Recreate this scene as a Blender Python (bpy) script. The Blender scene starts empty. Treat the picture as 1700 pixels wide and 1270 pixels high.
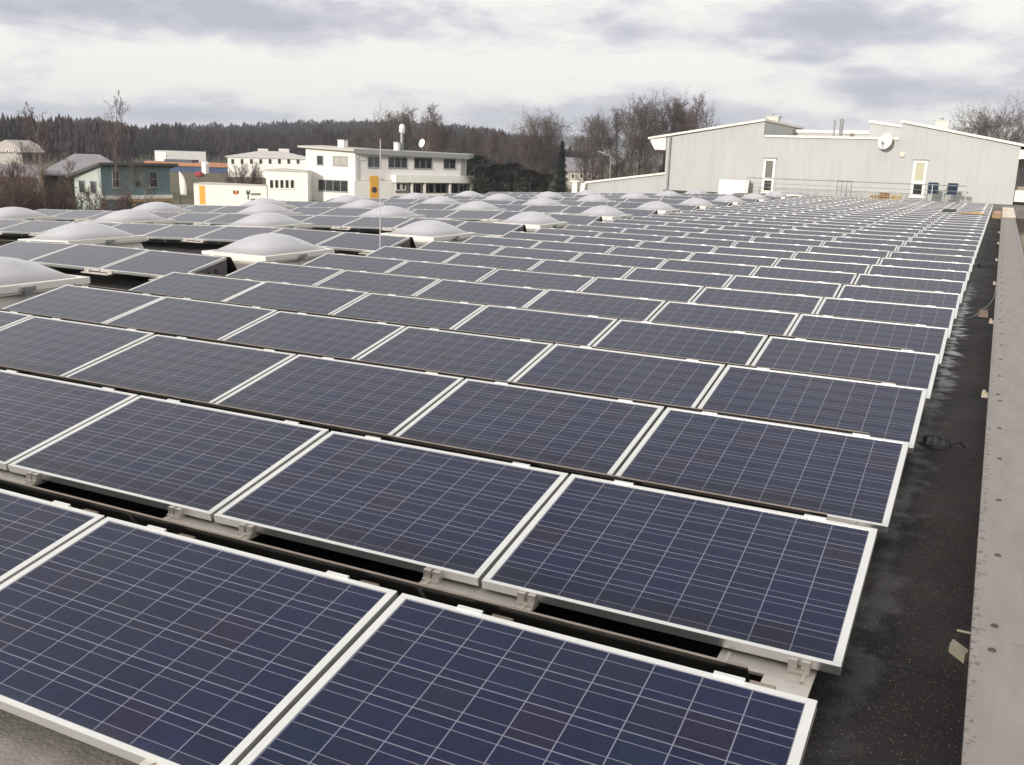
import bpy, bmesh, math, random
from mathutils import Vector, Matrix, noise
R = math.radians
S = bpy.context.scene
COL = S.collection
rnd = random.Random(7)

# ------------------------------------------------------------------ camera
F, CX, CY = 1621.48, 850.0, 635.0                 # focal length / centre in photo pixels (1700 x 1270)
YAW, PITCH, ROLL = R(25.8256), R(13.0706), R(1.9059)
EYE = Vector((0.30144, -1.85047, 1.77499))
cy_, sy_ = math.cos(YAW), math.sin(YAW)
FW = Vector((-sy_*math.cos(PITCH), cy_*math.cos(PITCH), -math.sin(PITCH)))
R0 = Vector((cy_, sy_, 0)); U0 = R0.cross(FW)
RT = math.cos(ROLL)*R0 + math.sin(ROLL)*U0
UP = -math.sin(ROLL)*R0 + math.cos(ROLL)*U0
cam = bpy.data.cameras.new('camera'); camo = bpy.data.objects.new('camera', cam); COL.objects.link(camo)
cam.sensor_fit = 'HORIZONTAL'; cam.sensor_width = 36; cam.lens = 36*F/1700
cam.clip_start = 0.05; cam.clip_end = 9000
m = Matrix((RT, UP, -FW)).transposed().to_4x4(); m.translation = EYE
camo.matrix_world = m
S.camera = camo
S.render.resolution_x, S.render.resolution_y = 1024, 765

# ------------------------------------------------------------------ sky, sun, exposure
SUN_DIR = Vector((-0.09, -0.99, 0.0)).normalized(); SUN_EL = R(14)
SUN_DIR = SUN_DIR*math.cos(SUN_EL) + Vector((0, 0, math.sin(SUN_EL)))
w = bpy.data.worlds.new('World'); S.world = w; w.use_nodes = True
nt = w.node_tree; nt.nodes.clear(); N = nt.nodes; L = nt.links
def nd(tree, t, **k):
    n = tree.nodes.new(t)
    for a, b in k.items(): setattr(n, a, b)
    return n
def mth(tree, op, a, b=None, c=None):
    n = tree.nodes.new('ShaderNodeMath'); n.operation = op
    for i, v in enumerate((a, b, c)):
        if v is None: continue
        if isinstance(v, (int, float)): n.inputs[i].default_value = v
        else: tree.links.new(v, n.inputs[i])
    return n.outputs[0]
out = nd(nt, 'ShaderNodeOutputWorld')
sky = nd(nt, 'ShaderNodeTexSky', sky_type='NISHITA', sun_disc=False)
sky.sun_elevation = SUN_EL; sky.sun_rotation = math.atan2(SUN_DIR.x, SUN_DIR.y)
bg1 = nd(nt, 'ShaderNodeBackground'); bg1.inputs[1].default_value = 0.1
L.new(sky.outputs[0], bg1.inputs[0])
tc = nd(nt, 'ShaderNodeTexCoord'); sx = nd(nt, 'ShaderNodeSeparateXYZ'); L.new(tc.outputs['Generated'], sx.inputs[0])
X_, Y_, Z_ = sx.outputs
lat = mth(nt, 'ADD', mth(nt, 'MULTIPLY', X_, cy_), mth(nt, 'MULTIPLY', Y_, sy_))
fwd = mth(nt, 'ADD', mth(nt, 'MULTIPLY', X_, -sy_), mth(nt, 'MULTIPLY', Y_, cy_))
az = mth(nt, 'ARCTAN2', lat, fwd); el = mth(nt, 'ARCSINE', Z_)
den = mth(nt, 'ADD', mth(nt, 'MAXIMUM', Z_, 0.0), 0.16)
cmb = nd(nt, 'ShaderNodeCombineXYZ'); L.new(mth(nt, 'DIVIDE', X_, den), cmb.inputs[0]); L.new(mth(nt, 'DIVIDE', Y_, den), cmb.inputs[1])
nz = nd(nt, 'ShaderNodeTexNoise'); nz.inputs['Scale'].default_value = 0.9; nz.inputs['Detail'].default_value = 9; nz.inputs['Roughness'].default_value = 0.58; nz.inputs['Distortion'].default_value = 0.4
L.new(cmb.outputs[0], nz.inputs['Vector'])
cmb2 = nd(nt, 'ShaderNodeCombineXYZ'); L.new(mth(nt, 'MULTIPLY', az, 6.5), cmb2.inputs[0]); L.new(mth(nt, 'MULTIPLY', el, 19.0), cmb2.inputs[1])
nz2 = nd(nt, 'ShaderNodeTexNoise'); nz2.inputs['Scale'].default_value = 1.3; nz2.inputs['Detail'].default_value = 10; nz2.inputs['Roughness'].default_value = 0.60; nz2.inputs['Distortion'].default_value = 0.15
L.new(cmb2.outputs[0], nz2.inputs['Vector'])
val = mth(nt, 'ADD', mth(nt, 'MULTIPLY', nz.outputs['Fac'], 0.45), mth(nt, 'MULTIPLY', nz2.outputs['Fac'], 1.25))
val = mth(nt, 'ADD', val, -0.075)
for px, py, wx, wy, amp in [(300, 45, 520, 40, -0.42), (560, 128, 420, 26, 0.22), (150, 192, 420, 14, -0.34), (1310, 75, 280, 30, -0.36), (1285, 115, 60, 8, -.22), (1370, 132, 80, 8, -.2), (820, 130, 60, 6, -.14), (930, 142, 50, 5, -.12), (800, 60, 160, 40, 0.05),
                            (1000, 200, 260, 28, -0.42), (980, 120, 240, 22, 0.16), (1520, 165, 260, 32, -0.34), (1300, 125, 200, 14, 0.12), (1500, 15, 300, 20, 0.14), (1560, 115, 150, 10, 0.05)]:
    a0 = math.atan((px-850)/F); hy = 230 + (px/1700)*56.6; e0 = (hy-py)/F
    qa = mth(nt, 'DIVIDE', mth(nt, 'SUBTRACT', az, a0), wx/F); qe = mth(nt, 'DIVIDE', mth(nt, 'SUBTRACT', el, e0), wy/F)
    g = mth(nt, 'EXPONENT', mth(nt, 'MULTIPLY', mth(nt, 'ADD', mth(nt, 'MULTIPLY', qa, qa), mth(nt, 'MULTIPLY', qe, qe)), -1.0))
    val = mth(nt, 'ADD', val, mth(nt, 'MULTIPLY', g, amp))
rp = nd(nt, 'ShaderNodeValToRGB'); L.new(val, rp.inputs[0])
e = rp.color_ramp.elements
e[0].position = 0.36; e[0].color = (0.50, 0.515, 0.59, 1)
e[1].position = 0.80; e[1].color = (1.0, 0.97, 0.91, 1)
q = e.new(0.55); q.color = (0.67, 0.655, 0.72, 1)
q = e.new(0.66); q.color = (0.86, 0.845, 0.85, 1)
bg2 = nd(nt, 'ShaderNodeBackground'); bg2.inputs[1].default_value = 1.03
L.new(rp.outputs[0], bg2.inputs[0])
mx = nd(nt, 'ShaderNodeMixShader'); mx.inputs[0].default_value = 0.95
L.new(bg1.outputs[0], mx.inputs[1]); L.new(bg2.outputs[0], mx.inputs[2]); L.new(mx.outputs[0], out.inputs[0])
sl = bpy.data.lights.new('sun', 'SUN'); sl.energy = 3.3; sl.angle = R(4); sl.color = (1.0, 0.94, 0.855)
so = bpy.data.objects.new('sun', sl); COL.objects.link(so)
so.rotation_euler = (-SUN_DIR).to_track_quat('-Z', 'Y').to_euler()
S.view_settings.view_transform = 'Standard'; S.view_settings.look = 'None'
S.view_settings.exposure = 0.0; S.view_settings.gamma = 1.0

# ------------------------------------------------------------------ helpers
def ray(px, py): return FW + RT*((px-CX)/F) - UP*((py-CY)/F)
def at(px, py, D): return EYE + ray(px, py)*D                      # point D metres away along the view axis
def onz(px, py, z): d = ray(px, py); return EYE + d*((z-EYE.z)/d.z)
GZ = -4.0
def ground(px, D, py=None):                                         # ground point below pixel (px, py) at distance D
    p = at(px, 230+px/1700*56.6 if py is None else py, D); return Vector((p.x, p.y))

MATS = {}
def mat(name, col, rough=0.6, metal=0.0, var=0.0, vscale=3.0, bump=0.0, bscale=40.0, spec=0.5, col2=None):
    if name in MATS: return MATS[name]
    m = bpy.data.materials.new(name); m.use_nodes = True; t = m.node_tree; b = t.nodes['Principled BSDF']
    b.inputs['Base Color'].default_value = (*col, 1); b.inputs['Roughness'].default_value = rough; b.inputs['Metallic'].default_value = metal
    b.inputs['Specular IOR Level'].default_value = spec
    c = nd(t, 'ShaderNodeTexCoord')
    if var or col2:
        n = nd(t, 'ShaderNodeTexNoise'); n.inputs['Scale'].default_value = vscale; n.inputs['Detail'].default_value = 7; n.inputs['Roughness'].default_value = 0.65
        t.links.new(c.outputs['Object'], n.inputs['Vector'])
        r = nd(t, 'ShaderNodeValToRGB'); t.links.new(n.outputs['Fac'], r.inputs[0])
        c2 = col2 or tuple(min(1, v*(1+var)) for v in col)
        c1 = col if col2 else tuple(v*(1-var) for v in col)
        r.color_ramp.elements[0].position = 0.32; r.color_ramp.elements[0].color = (*c1, 1)
        r.color_ramp.elements[1].position = 0.68; r.color_ramp.elements[1].color = (*c2, 1)
        t.links.new(r.outputs[0], b.inputs['Base Color'])
    if bump:
        n = nd(t, 'ShaderNodeTexNoise'); n.inputs['Scale'].default_value = bscale; n.inputs['Detail'].default_value = 5
        t.links.new(c.outputs['Object'], n.inputs['Vector'])
        bp = nd(t, 'ShaderNodeBump'); bp.inputs['Strength'].default_value = bump; bp.inputs['Distance'].default_value = 0.01
        t.links.new(n.outputs['Fac'], bp.inputs['Height']); t.links.new(bp.outputs[0], b.inputs['Normal'])
    MATS[name] = m; return m

class MB:
    def __init__(s): s.v = []; s.f = []; s.mi = []
    def quad(s, pts, mi=0):
        b = len(s.v); s.v += [Vector(p) for p in pts]; s.f.append(tuple(range(b, b+len(pts)))); s.mi.append(mi)
    def hexa(s, p, mi=0):                                           # 8 points: bottom ring then top ring
        b = len(s.v); s.v += [Vector(q) for q in p]
        for f in ((3, 2, 1, 0), (4, 5, 6, 7), (0, 1, 5, 4), (1, 2, 6, 5), (2, 3, 7, 6), (3, 0, 4, 7)):
            s.f.append(tuple(b+i for i in f)); s.mi.append(mi)
    def box(s, x0, x1, y0, y1, z0, z1, mi=0):
        s.hexa([(x0, y0, z0), (x1, y0, z0), (x1, y1, z0), (x0, y1, z0), (x0, y0, z1), (x1, y0, z1), (x1, y1, z1), (x0, y1, z1)], mi)
    def prism(s, poly, lift, mi=0):                                 # polygon of 3-D points, extruded by the vector lift
        b = len(s.v); n = len(poly); lift = Vector(lift)
        s.v += [Vector(p) for p in poly] + [Vector(p)+lift for p in poly]
        s.f.append(tuple(range(b+n-1, b-1, -1))); s.mi.append(mi); s.f.append(tuple(range(b+n, b+2*n))); s.mi.append(mi)
        for i in range(n):
            j = (i+1) % n; s.f.append((b+i, b+j, b+n+j, b+n+i)); s.mi.append(mi)
    def tube(s, pts, rad, n=6, mi=0, cap=True):
        pts = [Vector(p) for p in pts]; rad = rad if isinstance(rad, (list, tuple)) else [rad]*len(pts)
        b = len(s.v); d = (pts[1]-pts[0]).normalized()
        a = d.cross(Vector((0, 0, 1)) if abs(d.z) < 0.9 else Vector((1, 0, 0))).normalized(); c = d.cross(a)
        for p, r_ in zip(pts, rad):
            for k in range(n):
                t = 2*math.pi*k/n; s.v.append(p + a*(r_*math.cos(t)) + c*(r_*math.sin(t)))
        for i in range(len(pts)-1):
            for k in range(n):
                k2 = (k+1) % n; o = b+i*n
                s.f.append((o+k, o+k2, o+n+k2, o+n+k)); s.mi.append(mi)
        if cap:
            s.f.append(tuple(b+k for k in range(n-1, -1, -1))); s.mi.append(mi)
            o = b+(len(pts)-1)*n; s.f.append(tuple(o+k for k in range(n))); s.mi.append(mi)
    def build(s, name, mats, parent=None, smooth=False, bevel=0.0):
        me = bpy.data.meshes.new(name); me.from_pydata([tuple(v) for v in s.v], [], s.f)
        for m_ in (mats if isinstance(mats, (list, tuple)) else [mats]): me.materials.append(m_)
        me.polygons.foreach_set('material_index', s.mi)
        bm = bmesh.new(); bm.from_mesh(me)
        bmesh.ops.recalc_face_normals(bm, faces=bm.faces)
        if bevel: bmesh.ops.bevel(bm, geom=[x for x in bm.edges if x.calc_face_angle(0) > 0.5], offset=bevel, segments=2, affect='EDGES', profile=0.6)
        bm.to_mesh(me); bm.free()
        if smooth: me.polygons.foreach_set('use_smooth', [True]*len(me.polygons))
        me.update()
        o = bpy.data.objects.new(name, me); COL.objects.link(o)
        if parent: o.parent = parent
        return o
def tag(o, label=None, cat=None, group=None, kind=None):
    if label: o['label'] = label
    if cat: o['category'] = cat
    if group: o['group'] = group
    if kind: o['kind'] = kind
    return o
def thing(name, label, cat, loc=(0, 0, 0), rot=(0, 0, 0), group=None):
    o = bpy.data.objects.new(name, None); COL.objects.link(o); o.location = loc; o.rotation_euler = rot; o.empty_display_size = 0.2
    return tag(o, label, cat, group)
def copy_tree(src, parent=None):
    c = src.copy(); COL.objects.link(c); c.parent = parent
    for ch in KIDS.get(src.name, list(src.children)): copy_tree(ch, c)
    return c
KIDS = {}
ORD = ['first', 'second', 'third', 'fourth', 'fifth', 'sixth', 'seventh', 'eighth', 'ninth', 'tenth', 'eleventh', 'twelfth', 'thirteenth', 'fourteenth', 'fifteenth',
       'sixteenth', 'seventeenth', 'eighteenth', 'nineteenth', 'twentieth', 'twenty-first', 'twenty-second', 'twenty-third', 'twenty-fourth', 'twenty-fifth', 'twenty-sixth',
       'twenty-seventh', 'twenty-eighth', 'twenty-ninth', 'thirtieth', 'thirty-first', 'thirty-second', 'thirty-third', 'thirty-fourth']

# ------------------------------------------------------------------ materials
ALU = mat('aluminium', (0.86, 0.86, 0.84), 0.36, 0.85, var=0.04, vscale=9)
ALUD = mat('mill_aluminium', (0.68, 0.63, 0.58), 0.42, 0.55, var=0.10, vscale=6)
DARK = mat('dark_metal', (0.012, 0.012, 0.012), 0.6)
WHITE = mat('white_plastic', (0.80, 0.78, 0.73), 0.45, var=0.05, vscale=4)
CURB = mat('curb_coating', (0.66, 0.63, 0.58), 0.55, var=0.12, vscale=2.5)
CONC = mat('concrete', (0.30, 0.275, 0.25), 0.85, var=0.22, vscale=7, bump=0.35, bscale=60)
PLASTER = mat('white_plaster', (0.85, 0.83, 0.78), 0.8, var=0.07, vscale=0.6)
SHADEPL = mat('shade_grey_plaster', (0.76, 0.74, 0.73), 0.8, var=0.04, vscale=0.6)  # white plaster with façade shade mixed into its colour; hall walls share it
GLASSW = mat('window_glass', (0.03, 0.032, 0.035), 0.08, spec=0.6, var=0.6, vscale=1.3)
FASCIA = mat('grey_fascia', (0.30, 0.31, 0.30), 0.6)
TEAL = mat('teal_render', (0.15, 0.225, 0.24), 0.8, var=0.08, vscale=0.8)
MINT = mat('mint_render', (0.46, 0.52, 0.47), 0.8, var=0.05, vscale=0.8)
YELL = mat('yellow_panel', (0.78, 0.42, 0.06), 0.6)
ROOFT = mat('grey_roof_sheet', (0.24, 0.22, 0.24), 0.6, var=0.15, vscale=0.8)
BARK = mat('bark', (0.085, 0.070, 0.062), 0.9, var=0.3, vscale=2)
BARKB = mat('birch_bark', (0.24, 0.185, 0.155), 0.8, var=0.4, vscale=3)
TWIG = mat('twigs', (0.105, 0.082, 0.074), 0.9, var=0.3, vscale=0.4)
TWIGR = mat('reddish_twigs', (0.100, 0.067, 0.058), 0.9, var=0.35, vscale=0.4)
NEEDLE = mat('needles', (0.018, 0.024, 0.016), 0.8, var=0.5, vscale=0.7)
TIMBER = mat('timber', (0.42, 0.28, 0.14), 0.8, var=0.3, vscale=5)
BLUEF = mat('navy_fabric', (0.03, 0.045, 0.085), 0.8, var=0.2, vscale=8)
STEEL = mat('galvanised_steel', (0.30, 0.31, 0.31), 0.5, 0.5, var=0.15, vscale=5)

def dome_mat():
    m = bpy.data.materials.new('opal_acrylic'); m.use_nodes = True; t = m.node_tree; b = t.nodes['Principled BSDF']
    b.inputs['Base Color'].default_value = (0.42, 0.41, 0.46, 1); b.inputs['Roughness'].default_value = 0.2
    b.inputs['Coat Weight'].default_value = 0.35; b.inputs['Coat Roughness'].default_value = 0.08
    c = nd(t, 'ShaderNodeTexCoord'); n = nd(t, 'ShaderNodeTexNoise'); n.inputs['Scale'].default_value = 2.2; n.inputs['Detail'].default_value = 6
    t.links.new(c.outputs['Object'], n.inputs['Vector']); r = nd(t, 'ShaderNodeValToRGB'); t.links.new(n.outputs['Fac'], r.inputs[0])
    r.color_ramp.elements[0].position = .3; r.color_ramp.elements[0].color = (0.43, 0.42, 0.47, 1); r.color_ramp.elements[1].position = .7; r.color_ramp.elements[1].color = (0.55, 0.54, 0.585, 1)
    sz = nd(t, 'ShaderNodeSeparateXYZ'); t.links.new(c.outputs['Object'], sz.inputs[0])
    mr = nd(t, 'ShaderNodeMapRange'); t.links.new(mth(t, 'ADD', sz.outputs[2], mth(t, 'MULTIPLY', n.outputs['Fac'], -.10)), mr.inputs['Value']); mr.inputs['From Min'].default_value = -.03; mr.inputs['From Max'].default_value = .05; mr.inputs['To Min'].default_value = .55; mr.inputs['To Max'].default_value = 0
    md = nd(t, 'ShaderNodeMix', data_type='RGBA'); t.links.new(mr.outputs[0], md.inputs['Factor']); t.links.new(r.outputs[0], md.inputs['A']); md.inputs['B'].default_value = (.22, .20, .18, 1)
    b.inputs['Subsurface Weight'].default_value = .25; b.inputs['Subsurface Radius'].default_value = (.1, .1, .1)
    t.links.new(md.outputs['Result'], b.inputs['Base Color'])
    return m
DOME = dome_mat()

PW, PD, TILT = 1.482, 0.992, R(11.738)
PITCHX, PITCHY = 1.5028, 1.60436
def cell_mat():
    m = bpy.data.materials.new('solar_cells'); m.use_nodes = True; t = m.node_tree; b = t.nodes['Principled BSDF']
    c = nd(t, 'ShaderNodeTexCoord'); s = nd(t, 'ShaderNodeSeparateXYZ'); t.links.new(c.outputs['Object'], s.inputs[0])
    oi = nd(t, 'ShaderNodeObjectInfo')
    P = 0.1575
    u = mth(t, 'DIVIDE', mth(t, 'ADD', s.outputs[0], 4.5*P), P); v = mth(t, 'DIVIDE', mth(t, 'SUBTRACT', s.outputs[1], (PD-6*P)/2), P)
    fu = mth(t, 'FRACT', u); fv = mth(t, 'FRACT', v)
    def near(x, c0, wd): return mth(t, 'LESS_THAN', mth(t, 'ABSOLUTE', mth(t, 'SUBTRACT', x, c0)), wd)
    gap = mth(t, 'MAXIMUM', mth(t, 'SUBTRACT', 1.0, near(fu, .5, .5-.0125)), mth(t, 'SUBTRACT', 1.0, near(fv, .5, .5-.0125)))
    ib = mth(t, 'MULTIPLY', near(u, 4.5, 4.5), near(v, 3, 3))       # inside the cell field
    gap = mth(t, 'MAXIMUM', gap, mth(t, 'SUBTRACT', 1.0, ib))
    bus = mth(t, 'MAXIMUM', near(fv, .25, .0085), near(fv, .75, .0085))
    cv = nd(t, 'ShaderNodeCombineXYZ'); t.links.new(mth(t, 'FLOOR', u), cv.inputs[0]); t.links.new(mth(t, 'FLOOR', v), cv.inputs[1]); t.links.new(mth(t, 'MULTIPLY', oi.outputs['Random'], 97.0), cv.inputs[2])
    wn = nd(t, 'ShaderNodeTexWhiteNoise', noise_dimensions='3D'); t.links.new(cv.outputs[0], wn.inputs['Vector'])
    r = nd(t, 'ShaderNodeValToRGB'); t.links.new(wn.outputs['Value'], r.inputs[0]); e = r.color_ramp.elements
    e[0].position = 0; e[0].color = (0.004, 0.008, 0.036, 1); e[1].position = 1; e[1].color = (0.009, 0.008, 0.030, 1)
    q = e.new(.35); q.color = (0.005, 0.009, 0.044, 1); q = e.new(.6); q.color = (0.006, 0.008, 0.036, 1); q = e.new(.8); q.color = (0.004, 0.011, 0.040, 1)
    vo = nd(t, 'ShaderNodeTexVoronoi'); vo.inputs['Scale'].default_value = 75; t.links.new(c.outputs['Object'], vo.inputs['Vector'])
    vs = nd(t, 'ShaderNodeSeparateColor'); t.links.new(vo.outputs['Color'], vs.inputs[0])
    hs = nd(t, 'ShaderNodeHueSaturation'); t.links.new(r.outputs[0], hs.inputs['Color']); t.links.new(mth(t, 'ADD', mth(t, 'MULTIPLY', vs.outputs[0], 0.36), 0.82), hs.inputs['Value'])
    mb = nd(t, 'ShaderNodeMix', data_type='RGBA'); t.links.new(bus, mb.inputs['Factor']); t.links.new(hs.outputs[0], mb.inputs['A']); mb.inputs['B'].default_value = (0.19, 0.19, 0.25, 1)
    mg = nd(t, 'ShaderNodeMix', data_type='RGBA'); t.links.new(gap, mg.inputs['Factor']); t.links.new(mb.outputs['Result'], mg.inputs['A']); mg.inputs['B'].default_value = (0.20, 0.205, 0.27, 1)
    # film of dust on the glass, thicker towards the low edge
    n = nd(t, 'ShaderNodeTexNoise'); n.inputs['Scale'].default_value = 3.2; n.inputs['Detail'].default_value = 8; t.links.new(c.outputs['Object'], n.inputs['Vector'])
    md = nd(t, 'ShaderNodeMix', data_type='RGBA'); mp = nd(t, 'ShaderNodeMapping'); mp.inputs['Scale'].default_value = (22, 1.6, 1); t.links.new(c.outputs['Object'], mp.inputs[0])
    n3 = nd(t, 'ShaderNodeTexNoise'); n3.inputs['Scale'].default_value = 1.0; n3.inputs['Detail'].default_value = 6; t.links.new(mp.outputs[0], n3.inputs['Vector'])
    oi3 = nd(t, 'ShaderNodeVectorMath', operation='ADD'); t.links.new(c.outputs['Object'], oi3.inputs[0]); cr = nd(t, 'ShaderNodeCombineXYZ'); t.links.new(mth(t, 'MULTIPLY', oi.outputs['Random'], 50.0), cr.inputs[2]); t.links.new(cr.outputs[0], oi3.inputs[1]); t.links.new(oi3.outputs[0], mp.inputs[0]); t.links.new(oi3.outputs[0], n.inputs['Vector'])
    low = nd(t, 'ShaderNodeMapRange'); t.links.new(s.outputs[1], low.inputs['Value']); low.inputs['From Min'].default_value = .02; low.inputs['From Max'].default_value = .075; low.inputs['To Min'].default_value = .12; low.inputs['To Max'].default_value = 0
    streak = nd(t, 'ShaderNodeMapRange'); t.links.new(n3.outputs['Fac'], streak.inputs['Value']); streak.inputs['From Min'].default_value = .52; streak.inputs['From Max'].default_value = .75; streak.inputs['To Max'].default_value = .012
    t.links.new(mth(t, 'ADD', mth(t, 'ADD', mth(t, 'MULTIPLY', n.outputs['Fac'], 0.010), streak.outputs[0]), mth(t, 'MULTIPLY', low.outputs[0], n.outputs['Fac'])), md.inputs['Factor']); t.links.new(mg.outputs['Result'], md.inputs['A']); md.inputs['B'].default_value = (0.22, 0.24, 0.30, 1)
    t.links.new(md.outputs['Result'], b.inputs['Base Color'])
    t.links.new(mth(t, 'ADD', mth(t, 'MULTIPLY', n.outputs['Fac'], 0.12), 0.10), b.inputs['Roughness'])
    b.inputs['IOR'].default_value = 1.36; b.inputs['Specular IOR Level'].default_value = 0.5
    return m
CELL = cell_mat()

# ------------------------------------------------------------------ the flat roof and ground
def sag(x): return 0.037*max(0.0, -12.5-x)          # the roof falls gently beyond x = -12.5
RZ = -0.20
def roof_mat():
    m = bpy.data.materials.new('bitumen_felt'); m.use_nodes = True; t = m.node_tree; b = t.nodes['Principled BSDF']
    c = nd(t, 'ShaderNodeTexCoord'); s = nd(t, 'ShaderNodeSeparateXYZ'); t.links.new(c.outputs['Object'], s.inputs[0])
    def nz(scale, det=6, ro=.6):
        n = nd(t, 'ShaderNodeTexNoise'); n.inputs['Scale'].default_value = scale; n.inputs['Detail'].default_value = det; n.inputs['Roughness'].default_value = ro
        t.links.new(c.outputs['Object'], n.inputs['Vector']); return n.outputs['Fac']
    big = nz(2.3); fine = nz(140, 3)
    vo = nd(t, 'ShaderNodeTexVoronoi'); vo.inputs['Scale'].default_value = 95; t.links.new(c.outputs['Object'], vo.inputs['Vector'])
    vsep = nd(t, 'ShaderNodeSeparateColor'); t.links.new(vo.outputs['Color'], vsep.inputs[0])
    grit = mth(t, 'MULTIPLY', mth(t, 'LESS_THAN', vo.outputs['Distance'], 0.30), mth(t, 'GREATER_THAN', vsep.outputs[0], 0.62))
    r = nd(t, 'ShaderNodeValToRGB'); t.links.new(big, r.inputs[0]); e = r.color_ramp.elements
    e[0].position = .3; e[0].color = (0.011, 0.0095, 0.010, 1); e[1].position = .7; e[1].color = (0.026, 0.021, 0.021, 1)
    mg = nd(t, 'ShaderNodeMix', data_type='RGBA'); t.links.new(mth(t, 'MULTIPLY', grit, mth(t, 'MULTIPLY', vsep.outputs[1], 0.75)), mg.inputs['Factor']); t.links.new(r.outputs[0], mg.inputs['A']); mg.inputs['B'].default_value = (0.27, 0.24, 0.20, 1)
    # overlapping felt sheets: a dark seam every 2.55 m
    wob = mth(t, 'MULTIPLY', mth(t, 'SUBTRACT', nz(1.6), .5), .10)
    fy = mth(t, 'FRACT', mth(t, 'DIVIDE', mth(t, 'ADD', mth(t, 'ADD', s.outputs[1], wob), .45), 2.55))
    seam = mth(t, 'LESS_THAN', fy, 0.007)
    ms = nd(t, 'ShaderNodeMix', data_type='RGBA'); t.links.new(mth(t, 'MULTIPLY', seam, .8), ms.inputs['Factor']); t.links.new(mg.outputs['Result'], ms.inputs['A']); ms.inputs['B'].default_value = (0.006, 0.006, 0.006, 1)
    t.links.new(ms.outputs['Result'], b.inputs['Base Color'])
    # rain water left standing close to the panels
    wet = nd(t, 'ShaderNodeMapRange'); t.links.new(mth(t, 'ADD', mth(t, 'MULTIPLY', mth(t, 'SUBTRACT', nz(5.0, 7), .5), .9), mth(t, 'MULTIPLY', mth(t, 'ABSOLUTE', mth(t, 'SUBTRACT', s.outputs[0], 0.02)), -1.3)), wet.inputs['Value'])
    wet.inputs['From Min'].default_value = -0.14; wet.inputs['From Max'].default_value = 0.02
    damp = nd(t, 'ShaderNodeMapRange'); t.links.new(nz(1.1, 5), damp.inputs['Value']); damp.inputs['From Min'].default_value = .45; damp.inputs['From Max'].default_value = .65
    yf = nd(t, 'ShaderNodeMapRange'); t.links.new(s.outputs[1], yf.inputs['Value']); yf.inputs['From Min'].default_value = 6.5; yf.inputs['From Max'].default_value = 9.5; yf.inputs['To Min'].default_value = .42
    class W_: pass
    wet_ = W_(); yg = nd(t, 'ShaderNodeMapRange'); t.links.new(s.outputs[1], yg.inputs['Value']); yg.inputs['From Min'].default_value = 14; yg.inputs['From Max'].default_value = 19; yg.inputs['To Min'].default_value = .92; yg.inputs['To Max'].default_value = .25; wet_.outputs = [mth(t, 'MULTIPLY', mth(t, 'MULTIPLY', wet.outputs[0], yf.outputs[0]), yg.outputs[0])]; wet = wet_
    ro = mth(t, 'SUBTRACT', 0.80, mth(t, 'ADD', mth(t, 'MULTIPLY', wet.outputs[0], .68), mth(t, 'MULTIPLY', mth(t, 'MULTIPLY', damp.outputs[0], mth(t, 'SUBTRACT', 1.0, wet.outputs[0])), .14)))
    t.links.new(mth(t, 'ADD', mth(t, 'MULTIPLY', wet.outputs[0], .35), .28), b.inputs['Specular IOR Level'])
    t.links.new(ro, b.inputs['Roughness'])
    bp = nd(t, 'ShaderNodeBump'); bp.inputs['Distance'].default_value = 0.006
    t.links.new(mth(t, 'SUBTRACT', 1.0, wet.outputs[0]), bp.inputs['Strength']); t.links.new(mth(t, 'ADD', fine, mth(t, 'MULTIPLY', grit, .6)), bp.inputs['Height']); t.links.new(bp.outputs[0], b.inputs['Normal'])
    return m
mb = MB()
xs = [0.43, -6, -12.5, -20, -28.2]; zt = [RZ-sag(x) for x in xs]
for i in range(len(xs)-1):
    mb.quad([(xs[i], -8, zt[i]), (xs[i], 57, zt[i]), (xs[i+1], 57, zt[i+1]), (xs[i+1], -8, zt[i+1])])
tag(mb.build('flat_roof', roof_mat()), kind='structure')
mb = MB(); mb.box(-28.0, 0.80, -7.8, 56.9, GZ-.1, RZ-.9); mb.box(-28.25, -28.05, -8, 57, -1.3, RZ-sag(-28.2)+.02)
tag(mb.build('hall_walls', SHADEPL), kind='structure')
mb = MB(); mb.box(-28.45, -28.21, -8, 57, RZ-sag(-28.2)-.35, RZ-sag(-28.2)+.09)
tag(mb.build('roof_edge_trim', mat('edge_trim', (.33, .31, .32), .5, var=.1)), 'grey metal edge trim along the far left side of the flat roof', 'roof trim')

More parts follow.
